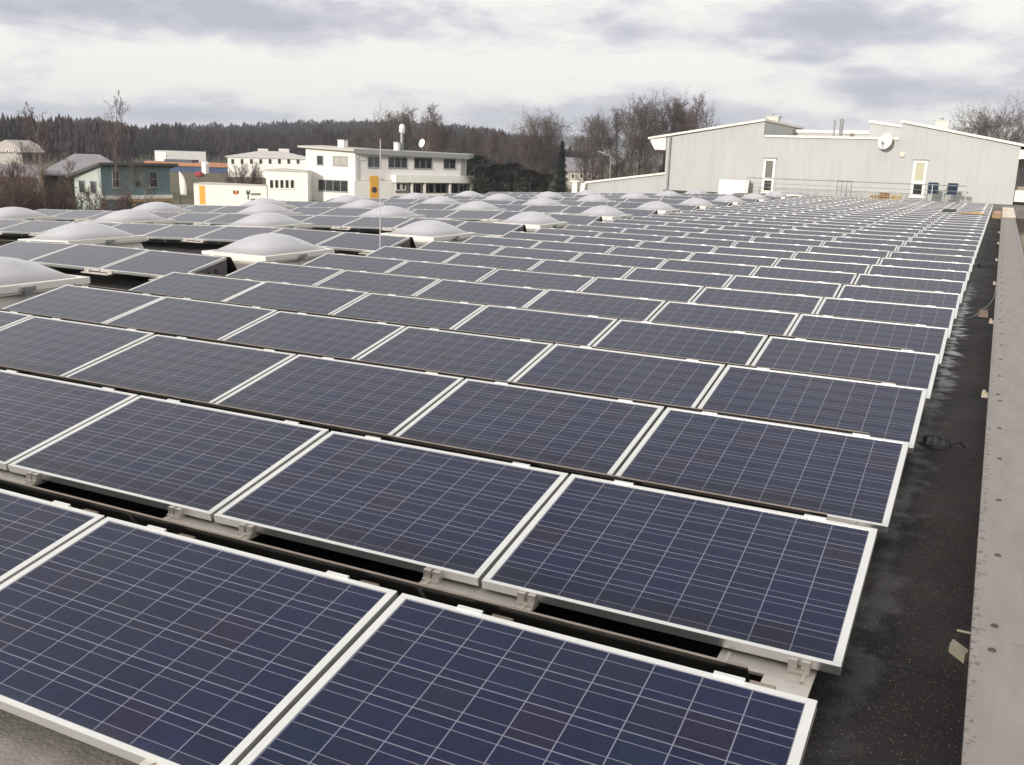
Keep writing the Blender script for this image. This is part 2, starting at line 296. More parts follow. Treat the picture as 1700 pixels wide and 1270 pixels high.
def ground_mat():
    m = bpy.data.materials.new('winter_grass'); m.use_nodes = True; t = m.node_tree; b = t.nodes['Principled BSDF']; b.inputs['Roughness'].default_value = .9
    c = nd(t, 'ShaderNodeTexCoord')
    n = nd(t, 'ShaderNodeTexNoise'); n.inputs['Scale'].default_value = .035; n.inputs['Detail'].default_value = 10; n.inputs['Roughness'].default_value = .7; t.links.new(c.outputs['Object'], n.inputs['Vector'])
    r = nd(t, 'ShaderNodeValToRGB'); t.links.new(n.outputs['Fac'], r.inputs[0]); e = r.color_ramp.elements
    e[0].position = .35; e[0].color = (.085, .085, .03, 1); e[1].position = .7; e[1].color = (.12, .085, .055, 1)
    t.links.new(r.outputs[0], b.inputs['Base Color']); return m
def sstep(a, b, x): t = min(1, max(0, (x-a)/(b-a))); return t*t*(3-2*t)
def hill_h(px, d):
    """ground height of the wooded hills, by direction (photo column px) and distance d"""
    xs_ = (-700, 0, 60, 130, 170, 215, 250, 254, 300, 400, 470, 550, 620, 700, 780, 850, 930, 990, 3000)
    hs_ = (6, 6.6, 8.8, 12.8, 15.3, 9.3, 6.2, 11.8, 12.7, 15.6, 19, 21.7, 23.5, 23.4, 21, 15, 6.6, 2, 2)
    k = max(i for i in range(len(xs_)) if xs_[i] <= px or i == 0); k = min(k, len(xs_)-2); f = min(1, max(0, (px-xs_[k])/(xs_[k+1]-xs_[k])))
    top = max(0, hs_[k]*(1-f)+hs_[k+1]*f - 3.0)
    return top*sstep(420, 900, d) - (top+4)*sstep(1150, 1700, d) + 46*sstep(1500, 2700, d)*sstep(500, 850, px)*(1-sstep(1000, 1350, px))
mb = MB(); cols = list(range(-700, 2600, 25)); ds = [-1] + [30, 60, 100, 200, 320, 420, 500, 580, 660, 740, 820, 900, 980, 1060, 1150, 1300, 1500, 1800, 2100, 2400, 2700, 3200, 4200, 7000]
grid = []
for px in cols:
    colv = []
    a = math.atan((px-850)/F) - 0
    dx = R0*math.sin(a) + Vector((-sy_, cy_, 0))*math.cos(a)
    for d in ds:
        p = Vector((EYE.x, EYE.y, 0)) + dx*max(d, 0.0); h = hill_h(px, d) if d > 300 else 0
        colv.append(Vector((p.x, p.y, GZ + h)))
    grid.append(colv)
for i in range(len(cols)-1):
    for j in range(1, len(ds)-1): mb.quad([grid[i][j], grid[i+1][j], grid[i+1][j+1], grid[i][j+1]])
mb.box(-60, 60, -60, 30, GZ-.6, GZ-.02)
tag(mb.build('ground', ground_mat()), kind='structure')

# ------------------------------------------------------------------ solar panels
def panel_meshes():
    lw, sw, h = 0.021, 0.031, 0.040; x = PW/2
    f = MB()
    f.box(-x, x, 0, lw, -h, 0); f.box(-x, x, PD-lw, PD, -h, 0)
    f.box(-x, -x+sw, lw, PD-lw, -h, 0.0006); f.box(x-sw, x, lw, PD-lw, -h, 0.0006)
    g = MB(); g.box(-x+sw-.002, x-sw+.002, lw-.002, PD-lw+.002, -.012, -.0045)
    c = MB()                                                        # one clamp on the high edge
    c.box(-.050, .050, PD-.007, PD+.012, -.03, .004)
    return f, g, c
fm, gm, cm = panel_meshes()
proto = thing('solar_panel', 'blue solar panel', 'solar panel')
pf = fm.build('frame', ALU, proto, bevel=.0015); pg = gm.build('glass', CELL, proto)
pc1 = cm.build('clamp', ALU, proto, bevel=.002); pc1.location.x = -.46
pc2 = pc1.copy(); COL.objects.link(pc2); pc2.parent = proto; pc2.location.x = .47
fs, gs, cs = panel_meshes(); one = MB()
for k, mm in enumerate((fs, gs)):
    b0 = len(one.v); one.v += mm.v; one.f += [tuple(i+b0 for i in f) for f in mm.f]; one.mi += [k]*len(mm.f)
for sx_ in (-.46, .47): one.box(sx_-.05, sx_+.05, PD-.007, PD+.012, -.03, .004, 0)
far_proto = one.build('solar_panel', [ALU, CELL])
first = {'n': True, 'f': True}; NP = 0
def put_panel(x, y, z, roll, label, group, near):
    global NP; NP += 1
    if near:
        if first['n']: o = proto; first['n'] = False
        else:
            o = proto.copy(); COL.objects.link(o)
            for ch in (pf, pg, pc1, pc2):
                k = ch.copy(); COL.objects.link(k); k.parent = o
    else:
        if first['f']: o = far_proto; first['f'] = False
        else: o = far_proto.copy(); COL.objects.link(o)
    j = lambda s: rnd.uniform(-s, s)
    o.location = (x+j(.002), y+j(.003), z+j(.002)); o.rotation_euler = (TILT+j(.004), roll+j(.0025), j(.0012))
    tag(o, label, 'solar panel', group)
NROW = 33
ncol = {0: 4, 1: 6, 2: 8}
for r_ in range(NROW):
    for c in range(ncol.get(r_, 6)):
        put_panel(-c*PITCHX-PW/2, r_*PITCHY, 0, 0,
                  'blue solar panel %s from the right, in the %s main row from the camera' % (ORD[c], ORD[r_]), 'solar panels of the main array', r_ < 11)
LX = -9.68
ALPHA = []
for k in range(0, 9):
    y = 8.13 + 5.0*k; ALPHA.append(y)
    for c in range(0, 11):
        x = LX - c*PITCHX - PW/2
        q = ground(0, 1)  # noqa
        d = Vector((x, y, 0)) - EYE; zc = d.dot(FW); px = CX + F*d.dot(RT)/zc
        if px < -110: continue
        s0 = sag(x-PW/2); s1 = sag(x+PW/2)
        put_panel(x, y, -(s0+s1)/2, -math.atan((s0-s1)/PW),
                  'blue solar panel %s from the right in the %s separate row among the skylights' % (ORD[c], ORD[k]), 'solar panels among the skylights', k < 2)

# ------------------------------------------------------------------ mounting rails
FLG = mat('flange_edge', (.26, .22, .19), .5, .3, var=.2, vscale=5)
DEFL = mat('deflector_sheet', (.045, .042, .038), .55, .2, var=.25, vscale=4)  # near-black colour puts the shade of the gap into the sheet
FOOT = mat('foot_alu', (.33, .27, .21), .6, .1, var=.2, vscale=6)
def rail_row(x_right, n, y, z0fn, label, group, end=False, detail=True, trays=True):
    t = thing('mounting_rail', label, 'mounting rail', (x_right, y, 0), group=group)
    ln = n*PITCHX; segs = 1 if n < 8 else n
    def bar(a, y0, y1, lo, hi, x0=.07):
        for i in range(segs):
            xa, xb = (-ln*i/segs if i else -x0), -ln*(i+1)/segs; za, zb = z0fn(x_right+xa), z0fn(x_right+xb)
            a.hexa([(xb, y0, zb+lo), (xa, y0, za+lo), (xa, y1, za+lo), (xb, y1, zb+lo), (xb, y0, zb+hi), (xa, y0, za+hi), (xa, y1, za+hi), (xb, y1, zb+hi)])
    # wind deflector behind the high edge: a narrow top flange and a sheet falling away behind it
    a = MB(); bar(a, 1.064, 1.0705, .195, .200, .235 if end else .0); a.build('flange', FLG, t)
    a = MB()
    for i in range(segs):
        xa, xb = (-ln*i/segs if i else (-.235 if end else 0)), -ln*(i+1)/segs; za, zb = z0fn(x_right+xa), z0fn(x_right+xb)
        a.hexa([(xb, 1.0708, zb+.1945), (xa, 1.0708, za+.1945), (xa, 1.074, za+.1945), (xb, 1.074, zb+.1945), (xb, 1.30, zb-.17), (xa, 1.30, za-.17), (xa, 1.304, za-.17), (xb, 1.304, zb-.17)])
    a.build('deflector', DEFL, t)
    if not trays and not detail: return t
    a = MB(); bar(a, .66, .675, -.16, .0); a.build('ballast_rail', FASCIA, t)
    for j in range(n+1):
        xc = -j*PITCHX + .01; hw = .27; yf = -.0915
        xa, xb = xc-hw, xc+hw
        if j == 0: xa, xb = -.44, -.085
        if j == n: xa, xb = xc+.06, xc+.42
        zj = z0fn(x_right+xc)
        p = MB(); p.hexa([(xa, yf, zj-.066), (xb, yf, zj-.066), (xb, .30, zj-.062), (xa, .30, zj-.062), (xa, yf, zj-.055), (xb, yf, zj-.055), (xb, .30, zj-.050), (xa, .30, zj-.050)])
        if j == 0 and end: p.hexa([(-.255, -.21, zj-.069), (xb, -.21, zj-.069), (xb, yf-.0005, zj-.0665), (-.255, yf-.0005, zj-.0665), (-.255, -.21, zj-.058), (xb, -.21, zj-.058), (xb, yf-.0005, zj-.0555), (-.255, yf-.0005, zj-.0555)])
        for xe in (xa+.03, xb-.042): p.hexa([(xe, yf, zj-.056), (xe+.012, yf, zj-.056), (xe+.012, -.01, zj-.054), (xe, -.01, zj-.054), (xe, yf, zj-.046), (xe+.012, yf, zj-.046), (xe+.012, -.01, zj-.044), (xe, -.01, zj-.044)])
        if trays: p.build('tray', ALUD, t)
        if detail:
            for xe in ((xa+.04, xb-.04) if j else (xb-.06,)):
                cl = MB(); cl.box(-.04, .04, -.034, .02, 0, .012); cl.box(-.04, -.007, -.022, .02, .0121, .048); cl.box(.007, .04, -.022, .02, .0121, .048)
                o = cl.build('clip', ALUD, t, bevel=.002); o.location = (xe, 0, zj-.0535)
    if detail and end:
        for j in range(n):
            for dx in (-.37, .56):
                s = MB(); s.box(-.042, .042, .975, 1.063, .128, .160); o = s.build('rear_bracket', FOOT, t, bevel=.004); o.location.x = -j*PITCHX - PW/2 + dx
    return t
for r_ in range(NROW):
    rail_row(0, max(6, ncol.get(r_, 6)), r_*PITCHY, lambda x: 0, 'aluminium mounting rail with wind deflector under the %s main row of panels from the camera' % ORD[r_], 'mounting rails under the main rows', True, r_ < 5, 0 < r_ < 8)
for k, y in enumerate(ALPHA):
    rail_row(LX, 11, y, lambda x: -sag(x), 'aluminium mounting rail with trays under the %s separate row among the skylights' % ORD[k], 'mounting rails among the skylights', False, k < 3, k < 7)
# triangular end plates on the right end of the separate rows
for k, y in enumerate(ALPHA[:6]):
    p = MB(); yb = y+PD*math.cos(TILT); zb = PD*math.sin(TILT)
    p.prism([(LX+.005, y+.05, -.05), (LX+.005, yb, -.05), (LX+.005, yb, zb-.045), (LX+.005, y+.05, -.028)], (.004, 0, 0), 0)
    for q, rr in ((.45, .016), (.6, .024), (.74, .030)):
        p.tube([(LX+.008, y+q, -.03+q*.055), (LX+.012, y+q, -.03+q*.055)], rr, 12, 1)
    tag(p.build('end_plate', [mat('plate_grey', (.14, .13, .13), .5, .3), DARK]), 'grey perforated end plate closing the right end of the %s separate row' % ORD[k], 'end plate', 'end plates of the separate rows')

mb = MB(); mb.box(-2.95, -1.62, -.42, .40, RZ+.004, -.145)
tag(mb.build('concrete_paver', CONC, bevel=.008), 'beige concrete slab lying under the front edge of the nearest panels', 'paver')

# ------------------------------------------------------------------ skylights
def dome_mesh(L0, W0, h, n=14):
    mb = MB(); b = 0
    for j in range(n+1):
        for i in range(n+1):
            u, v = 2*i/n-1, 2*j/n-1
            fz = ((1-u*u)*(1-v*v))**.78
            mb.v.append(Vector((W0/2*u, L0/2*v, h*fz)))
    for j in range(n):
        for i in range(n):
            o = j*(n+1)+i; mb.f.append((o, o+1, o+n+2, o+n+1)); mb.mi.append(0)
    return mb
SW, SL = 1.27, 1.76
def make_skylight():
    t = thing('skylight', 'white dome skylight', 'skylight')
    c = MB(); a, b_ = SW/2-.02, SL/2-.02; a2, b2 = SW/2-.10, SL/2-.10; zc = .27
    c.hexa([(-a, -b_, 0), (a, -b_, 0), (a, b_, 0), (-a, b_, 0), (-a2, -b2, zc), (a2, -b2, zc), (a2, b2, zc), (-a2, b2, zc)])
    c.build('curb', CURB, t)
    f = MB(); x, y, wd = SW/2, SL/2, .085; z0, z1 = zc, zc+.085
    f.box(-x, x, -y, -y+wd, z0, z1); f.box(-x, x, y-wd, y, z0, z1); f.box(-x, -x+wd, -y+wd, y-wd, z0, z1-.001); f.box(x-wd, x, -y+wd, y-wd, z0, z1-.001)
    f.box(-x+.02, x-.02, -y+.02, y-.02, z0-.03, z0-.001)
    f.build('frame', WHITE, t, bevel=.006)
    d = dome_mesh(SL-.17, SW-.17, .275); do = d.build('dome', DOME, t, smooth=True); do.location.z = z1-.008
    l = MB(); l.box(x-.005, x+.03, -.10, .10, z0+.01, z0+.055); l.box(x, x+.02, -.05, .05, z0-.05, z0+.03)
    l.build('latch', STEEL, t)
    return t
sp = make_skylight(); sky_first = True
KIDS_S = list(sp.children)
LINES = [(-9.6, -1, 10, 'skylight line closest to the main panels'), (-13.85, 0, 9, 'second skylight line from the main panels'), (-18.1, 0, 8, 'third skylight line from the main panels'), (-22.35, 0, 7, 'skylight line farthest left')]
for xr, k0, k1, nm in LINES:
    for k in range(k0, k1):
        o = sp if sky_first else sp.copy()
        if not sky_first:
            COL.objects.link(o)
            for ch in KIDS_S:
                c = ch.copy(); COL.objects.link(c); c.parent = o
        sky_first = False
        xc = xr-SW/2; o.location = (xc, 9.86+SL/2+5*k, RZ-sag(xc)+.005); o.rotation_euler = (0, -.037 if xc < -13.5 else 0, rnd.uniform(-.012, .012))
        tag(o, 'white dome skylight %s from the camera in the %s' % (ORD[k-k0], nm), 'skylight', 'dome skylights on the flat roof')

# ------------------------------------------------------------------ parapet and the strip beside it
par = thing('parapet_wall', 'low parapet wall with pale concrete coping along the right side of the roof', 'parapet', (.42, 0, RZ))
mb = MB(); mb.box(.015, .44, -8, 39.4, .0, .245)
mb.build('wall', mat('parapet_grey', (.20, .185, .175), .8, var=.15, vscale=3), par)
COPE = None
def cope_mat():
    m = bpy.data.materials.new('coping'); m.use_nodes = True; t = m.node_tree; b = t.nodes['Principled BSDF']; b.inputs['Roughness'].default_value = .75
    c = nd(t, 'ShaderNodeTexCoord'); s = nd(t, 'ShaderNodeSeparateXYZ'); t.links.new(c.outputs['Object'], s.inputs[0])
    mp = nd(t, 'ShaderNodeMapping'); mp.inputs['Scale'].default_value = (6, 1.2, 1); t.links.new(c.outputs['Object'], mp.inputs[0])
    n = nd(t, 'ShaderNodeTexNoise'); n.inputs['Scale'].default_value = 1.2; n.inputs['Detail'].default_value = 9; n.inputs['Roughness'].default_value = .7; t.links.new(mp.outputs[0], n.inputs['Vector'])
    n2 = nd(t, 'ShaderNodeTexNoise'); n2.inputs['Scale'].default_value = 26; n2.inputs['Detail'].default_value = 6; n2.inputs['Roughness'].default_value = .75; t.links.new(c.outputs['Object'], n2.inputs['Vector'])
    r = nd(t, 'ShaderNodeValToRGB'); t.links.new(n.outputs['Fac'], r.inputs[0]); e = r.color_ramp.elements
    e[0].position = .3; e[0].color = (.24, .214, .202, 1); e[1].position = .72; e[1].color = (.33, .296, .279, 1)
    # dirt spots gathered along the inner edge
    edge = nd(t, 'ShaderNodeMapRange'); t.links.new(s.outputs[0], edge.inputs['Value']); edge.inputs['From Min'].default_value = .015; edge.inputs['From Max'].default_value = .075; edge.inputs['To Min'].default_value = .20; edge.inputs['To Max'].default_value = 0
    sp_ = nd(t, 'ShaderNodeMapRange'); t.links.new(mth(t, 'ADD', n2.outputs['Fac'], edge.outputs[0]), sp_.inputs['Value']); sp_.inputs['From Min'].default_value = .72; sp_.inputs['From Max'].default_value = .80
    ms = nd(t, 'ShaderNodeMix', data_type='RGBA'); t.links.new(mth(t, 'MULTIPLY', sp_.outputs[0], .8), ms.inputs['Factor']); t.links.new(r.outputs[0], ms.inputs['A']); ms.inputs['B'].default_value = (.07, .06, .055, 1)
    t.links.new(ms.outputs['Result'], b.inputs['Base Color'])
    bp = nd(t, 'ShaderNodeBump'); bp.inputs['Strength'].default_value = .25; bp.inputs['Distance'].default_value = .004; t.links.new(n2.outputs['Fac'], bp.inputs['Height']); t.links.new(bp.outputs[0], b.inputs['Normal'])
    return m
cope = cope_mat(); scr = mat('screw_head', (.06, .05, .045), .7)
y = -6.9; k = 0
while y < 39:
    ln = min(4.43, 39.4-y)
    mb = MB(); mb.box(-.008, .47, 0.003, ln-.003, 0, .035)
    q = mb.build('coping', cope, par, bevel=.003); q.location = (0, y, .245)
    sc = MB()
    for yy in (.11, .9, 1.75, 2.6, 3.4, ln-.11):
        if yy < ln:
            xo = .066 + .012*math.sin(yy*7+k)
            sc.tube([(xo, yy, .034), (xo, yy, .041)], [.016, .011], 10)
            sc.tube([(.40, yy+.1, .034), (.40, yy+.1, .041)], [.016, .011], 10)
    s_ = sc.build('screw', scr, q)
    y += 4.43; k += 1
# conductor clips on the inner face
for i, yy in enumerate((6.64, 10.98, 15.52, 20.27, 25.5, 30.5)):
    mb = MB(); mb.box(-.045, 0, -.03, .03, 0, .035); mb.tube([(-.03, 0, .035), (-.03, 0, .055)], .014, 8)
    o = mb.build('conductor_clip', mat('clip_beige', (.42, .35, .27), .6)); o.location = (.41, yy, .02)
    tag(o, 'small beige conductor clip fixed to the inner face of the parapet, %s from the camera' % ORD[i], 'clip', 'conductor clips on the parapet')
mb = MB()
mb.tube([(.42, 2.14, .0), (.365, 2.14, .0), (.362, 2.02, .0)], .005, 6)
mb.prism([(.355, 2.02, -.02), (.345, 1.97, -.02), (.40, 1.90, -.02), (.412, 1.95, -.02)], (0, 0, .035))
tag(mb.build('wire_bracket', mat('bracket_beige', (.24, .215, .16), .7)), 'bent wire bracket with pale block hanging on the parapet near the camera', 'bracket')
mb = MB(); mb.hexa([(.22, 13.1, RZ), (.36, 13.1, RZ), (.36, 13.3, RZ), (.22, 13.3, RZ), (.235, 13.12, RZ+.09), (.345, 13.12, RZ+.09), (.345, 13.28, RZ+.09), (.235, 13.28, RZ+.09)])
cb = thing('cable_block', 'brown conductor block standing on the dark roof strip with a wire across it', 'block')
mb.build('block', mat('block_brown', (.17, .12, .10), .8, var=.2), cb, bevel=.006)
mb = MB(); mb.tube([(.415, 15.2, .03), (.40, 14.3, -.06), (.33, 13.6, -.1), (.28, 13.2, RZ+.1), (.18, 12.9, RZ+.03), (.02, 12.4, RZ+.02), (-.1, 12.2, RZ+.02)], .006, 6)
mb.build('wire', STEEL, cb)
for i, (x_, y_) in enumerate(((.10, 5.75), (.14, 21.3))):
    d = thing('roof_drain', ('round black roof drain with leaf guard in the strip beside the third panel row', 'round black roof drain with leaf guard far along the strip beside the parapet')[i], 'drain', (x_, y_, RZ), group=None)
    mb = MB(); mb.tube([(0, 0, .002), (0, 0, .018)], [.115, .10], 20); mb.build('flange', DARK, d)
    mb = MB()
    for a in range(10):
        t_ = 2*math.pi*a/10
        mb.tube([(.085*math.cos(t_), .085*math.sin(t_), .018), (.075*math.cos(t_), .075*math.sin(t_), .06), (0, 0, .085)], .007, 5)
    mb.tube([(.09, 0, .02), (.16, .05, .035), (.20, .0, .012)], .008, 6)
    mb.build('leaf_guard', DARK, d)

# ------------------------------------------------------------------ lightning rods
def rod(x, y, top, label):
    t = thing('lightning_rod', label, 'lightning rod', (x, y, RZ))
    mb = MB(); mb.tube([(0, 0, 0), (0, 0, .07), (0, 0, .09)], [.16, .16, .10], 18); mb.build('foot', CONC, t)
    mb = MB(); mb.tube([(0, 0, .08), (0, 0, 1.0), (0, 0, top)], [.010, .009, .006], 8); mb.build('pole', mat('rod_alu', (.55, .53, .52), .4, .4), t)
rod(-9.15, 12.3, 2.17, 'thin grey lightning rod rising in front of the white house')
rod(-8.6, 21.7, .85, 'short thin lightning rod in front of the skylights left of the grey building')

# ------------------------------------------------------------------ buildings: helper for façades
class Wall:
    def __init__(s, P, Q):
        s.P = Vector((P[0], P[1])); Q = Vector((Q[0], Q[1])); s.a = (Q-s.P).normalized(); s.len = (Q-s.P).length
        n = Vector((s.a.y, -s.a.x))
        if n.dot(Vector((EYE.x, EYE.y))-s.P) < 0: n = -n
        s.n = n
    def to(s, px, py):
        d = ray(px, py); k = (s.P-Vector((EYE.x, EYE.y))).dot(s.n)/Vector((d.x, d.y)).dot(s.n); p = EYE+d*k
        return (Vector((p.x, p.y))-s.P).dot(s.a), p.z
    def pt(s, u, o, z): q = s.P+s.a*u+s.n*o; return Vector((q.x, q.y, z))
    def rect(s, x0, y0, x1, y1):
        cx, cyy = (x0+x1)/2, (y0+y1)/2
        return s.to(x0, cyy)[0], s.to(x1, cyy)[0], s.to(cx, y1)[1], s.to(cx, y0)[1]
    def box(s, mb, u0, u1, o0, o1, z0, z1, mi=0):
        mb.hexa([s.pt(u0, o0, z0), s.pt(u1, o0, z0), s.pt(u1, o1, z0), s.pt(u0, o1, z0), s.pt(u0, o0, z1), s.pt(u1, o0, z1), s.pt(u1, o1, z1), s.pt(u0, o1, z1)], mi)
def window(W, parent, px, div=1, fw=.07, fm_=None, gm_=None, name='window', sill=True, bars=0):
    u0, u1, z0, z1 = W.rect(*px); fm_ = fm_ or WHITE
    f = MB()
    W.box(f, u0, u1, .0, .06, z0, z0+fw); W.box(f, u0, u1, .0, .06, z1-fw, z1)
    W.box(f, u0, u0+fw, .0, .058, z0+fw, z1-fw); W.box(f, u1-fw, u1, .0, .058, z0+fw, z1-fw)
    for i in range(1, div):
        uc = u0+(u1-u0)*i/div; W.box(f, uc-fw*.4, uc+fw*.4, .0, .055, z0+fw, z1-fw)
    for i in range(1, bars+1):
        zc = z0+(z1-z0)*i/(bars+1); W.box(f, u0+fw, u1-fw, 0, .054, zc-fw*.5, zc+fw*.5)
    if sill: W.box(f, u0-.05, u1+.05, .0, .12, z0-.06, z0-.003)
    fo = f.build(name, fm_, parent)
    g = MB(); W.box(g, u0+.01, u1-.01, -.02, .025, z0+.01, z1-.01); g.build('pane', gm_ or GLASSW, fo)
    return fo
def P3(xy, z): return Vector((xy[0], xy[1], z))
def slab(mb, poly, z0, z1, mi=0): mb.prism([P3(p, z0) for p in poly], (0, 0, z1-z0), mi)

# ------------------------------------------------------------------ grey metal-clad building at the end of the roof
def siding_mat():
    m = bpy.data.materials.new('grey_siding'); m.use_nodes = True; t = m.node_tree; b = t.nodes['Principled BSDF']; b.inputs['Roughness'].default_value = .55
    c = nd(t, 'ShaderNodeTexCoord'); s = nd(t, 'ShaderNodeSeparateXYZ'); t.links.new(c.outputs['Object'], s.inputs[0])
    n = nd(t, 'ShaderNodeTexNoise'); n.inputs['Scale'].default_value = .5; n.inputs['Detail'].default_value = 7; t.links.new(c.outputs['Object'], n.inputs['Vector'])
    r = nd(t, 'ShaderNodeValToRGB'); t.links.new(n.outputs['Fac'], r.inputs[0]); e = r.color_ramp.elements
    e[0].position = .3; e[0].color = (.43, .434, .425, 1); e[1].position = .7; e[1].color = (.47, .473, .463, 1)
    fr = mth(t, 'FRACT', mth(t, 'MULTIPLY', s.outputs[0], 1/.25)); tri = mth(t, 'ABSOLUTE', mth(t, 'SUBTRACT', fr, .5))
    sheet = mth(t, 'LESS_THAN', mth(t, 'FRACT', mth(t, 'MULTIPLY', s.outputs[0], 1/1.0)), .03)
    mm = nd(t, 'ShaderNodeMix', data_type='RGBA'); t.links.new(mth(t, 'MULTIPLY', sheet, .18), mm.inputs['Factor']); t.links.new(r.outputs[0], mm.inputs['A']); mm.inputs['B'].default_value = (.22, .21, .20, 1)
    mp = nd(t, 'ShaderNodeMapping'); mp.inputs['Scale'].default_value = (2.2, 1, .22); t.links.new(c.outputs['Object'], mp.inputs[0])
    n4 = nd(t, 'ShaderNodeTexNoise'); n4.inputs['Scale'].default_value = 1.6; n4.inputs['Detail'].default_value = 8; t.links.new(mp.outputs[0], n4.inputs['Vector'])
    st = nd(t, 'ShaderNodeMapRange'); t.links.new(n4.outputs['Fac'], st.inputs['Value']); st.inputs['From Min'].default_value = .5; st.inputs['From Max'].default_value = .8; st.inputs['To Max'].default_value = .35
    m4 = nd(t, 'ShaderNodeMix', data_type='RGBA'); t.links.new(st.outputs[0], m4.inputs['Factor']); t.links.new(mm.outputs['Result'], m4.inputs['A']); m4.inputs['B'].default_value = (.30, .29, .265, 1)
    t.links.new(m4.outputs['Result'], b.inputs['Base Color'])
    bp = nd(t, 'ShaderNodeBump'); bp.inputs['Strength'].default_value = .15; bp.inputs['Distance'].default_value = .02; t.links.new(mth(t, 'MINIMUM', mth(t, 'MULTIPLY', tri, 5), 1.0), bp.inputs['Height']); t.links.new(bp.outputs[0], b.inputs['Normal'])
    return m
SID = siding_mat(); TRIM = mat('cream_trim', (.80, .75, .66), .5, var=.05)
GB = thing('grey_building', 'grey metal-clad building with two wings sloping up to a lower flat middle', 'building', (-9, 57, 0)); off = Vector((-9, 57, 0))
def loc(mb):
    mb.v = [v-off for v in mb.v]; return mb
Yf, Yb = 57.0, 69.0
mb = MB()
mb.prism([(-18.3, Yf, GZ), (-12.5, Yf, GZ), (-12.5, Yf, 4.15), (-18.3, Yf, 3.15)], (0, Yb-Yf, 0))
mb.prism([(-12.5, Yf+.004, GZ), (-5.05, Yf+.004, GZ), (-5.05, Yf+.004, 3.30), (-12.5, Yf+.004, 3.30)], (0, Yb-Yf-.01, 0))
mb.prism([(-5.05, Yf, GZ), (.9, Yf, GZ), (.9, Yf, 3.08), (-5.05, Yf, 4.18)], (0, Yb-Yf, 0))
mb.prism([(-7.45, 63.2, 3.3), (-5.06, 63.2, 3.3), (-5.06, 63.2, 4.1), (-7.45, 63.2, 4.42)], (0, 3, 0))
mb.box(-12.49, -7.46, 66.0, 66.3, 3.3, 3.85)
loc(mb).build('wall', SID, GB)
mb = MB()
mb.prism([(-19.45, Yf-.16, 3.02), (-12.44, Yf-.16, 4.20), (-12.44, Yf-.16, 4.33), (-19.45, Yf-.16, 3.14)], (0, Yb-Yf+.3, 0))
mb.prism([(-5.11, Yf-.16, 4.23), (2.0, Yf-.16, 2.92), (2.0, Yf-.16, 3.05), (-5.11, Yf-.16, 4.36)], (0, Yb-Yf+.3, 0))
mb.box(-12.43, -5.12, Yf-.12, Yf+.25, 3.303, 3.42)
mb.prism([(-7.52, 63.05, 4.44), (-5.12, 63.05, 4.12), (-5.12, 63.05, 4.26), (-7.52, 63.05, 4.60)], (0, 3.3, 0))
mb.box(-12.43, -7.53, 65.9, 66.5, 3.853, 4.05)
mb.prism([(-9.9, 64.5, 3.3), (-8.3, 64.5, 3.3), (-9.1, 64.5, 3.72)], (0, 1.0, 0))
loc(mb).build('roof_trim', TRIM, GB)
mb = MB(); mb.prism([(-19.3, Yf-.1, 2.9), (-19.3, Yf-.1, 3.0), (-18.32, Yf-.1, 3.15), (-18.32, Yf-.1, 2.42), (-19.0, Yf-.1, 2.42)], (0, 11.5, 0)); loc(mb).build('soffit', TRIM, GB)
def gdoor(px, panec):
    Wg = Wall((-18.3, Yf), (.9, Yf)); u0, u1, z0, z1 = Wg.rect(*px)
    x0, x1 = -18.3+u0, -18.3+u1; f = MB(); w_ = .13; zm = z0+(z1-z0)*.40
    for bx in ((x0, x1, z0, z0+w_), (x0, x1, z1-w_, z1), (x0, x0+w_, z0+w_, z1-w_), (x1-w_, x1, z0+w_, z1-w_), (x0+w_, x1-w_, zm-w_*.6, zm+w_*.6)): f.box(bx[0], bx[1], Yf-.07, Yf+.03, bx[2], bx[3])
    f.box(x0-.06, x1+.06, Yf-.14, Yf, z0-.07, z0-.004)
    fo = loc(f).build('door', WHITE, GB)
    g = MB(); g.box(x0+w_-.01, x1-w_+.01, Yf-.03, Yf+.02, zm+w_*.5, z1-w_+.01, 1); g.box(x0+w_-.01, x1-w_+.01, Yf-.03, Yf+.02, z0+w_-.01, zm-w_*.5, 0)
    loc(g).build('pane', [GLASSW, panec], fo)
    t_ = MB(); t_.box(x0-.04, x1+.04, Yf-.16, Yf-.0, z1+.003, z1+.06); loc(t_).build('lintel', FASCIA, fo)
gdoor((1266.5, 263, 1286, 320), mat('curtain_green', (.10, .11, .08), .3)); gdoor((1514, 266, 1537, 327), mat('blind_olive', (.42, .40, .26), .35))
mb = MB(); mb.tube([(-18.05, Yf-.10, 3.3), (-18.05, Yf-.10, RZ)], .055, 10)
for z in (.4, 1.6, 2.8): mb.box(-18.12, -17.98, Yf-.12, Yf-.0, z, z+.03)
loc(mb).build('downpipe', STEEL, GB)
mb = MB()
mb.box(.9, 6, 58.4, 66, GZ, 2.6, 0); mb.box(.92, 6, 57.5, 58.4, .55, .85, 1); mb.box(.92, 6, 57.5, 57.6, .25, .55, 1); mb.box(1.02, 6, 58.36, 58.41, 1.05, 2.45, 2)
loc(mb).build('side_balcony', [mat('taupe_render', (.30, .26, .22), .8), TRIM, GLASSW], GB)
mb = MB(); mb.prism([(.88, Yf-.05, 2.95), (2.0, Yf-.05, 2.9), (2.0, Yf-.05, 2.6), (.88, Yf-.05, 2.45)], (0, 11, 0)); loc(mb).build('soffit', TRIM, GB)
mb = MB(); mb.box(-18.3, -13.5, Yf-.08, Yf-.0, RZ, .04); loc(mb).build('plinth', mat('plinth_dark', (.06, .065, .05), .8, var=.3), GB)
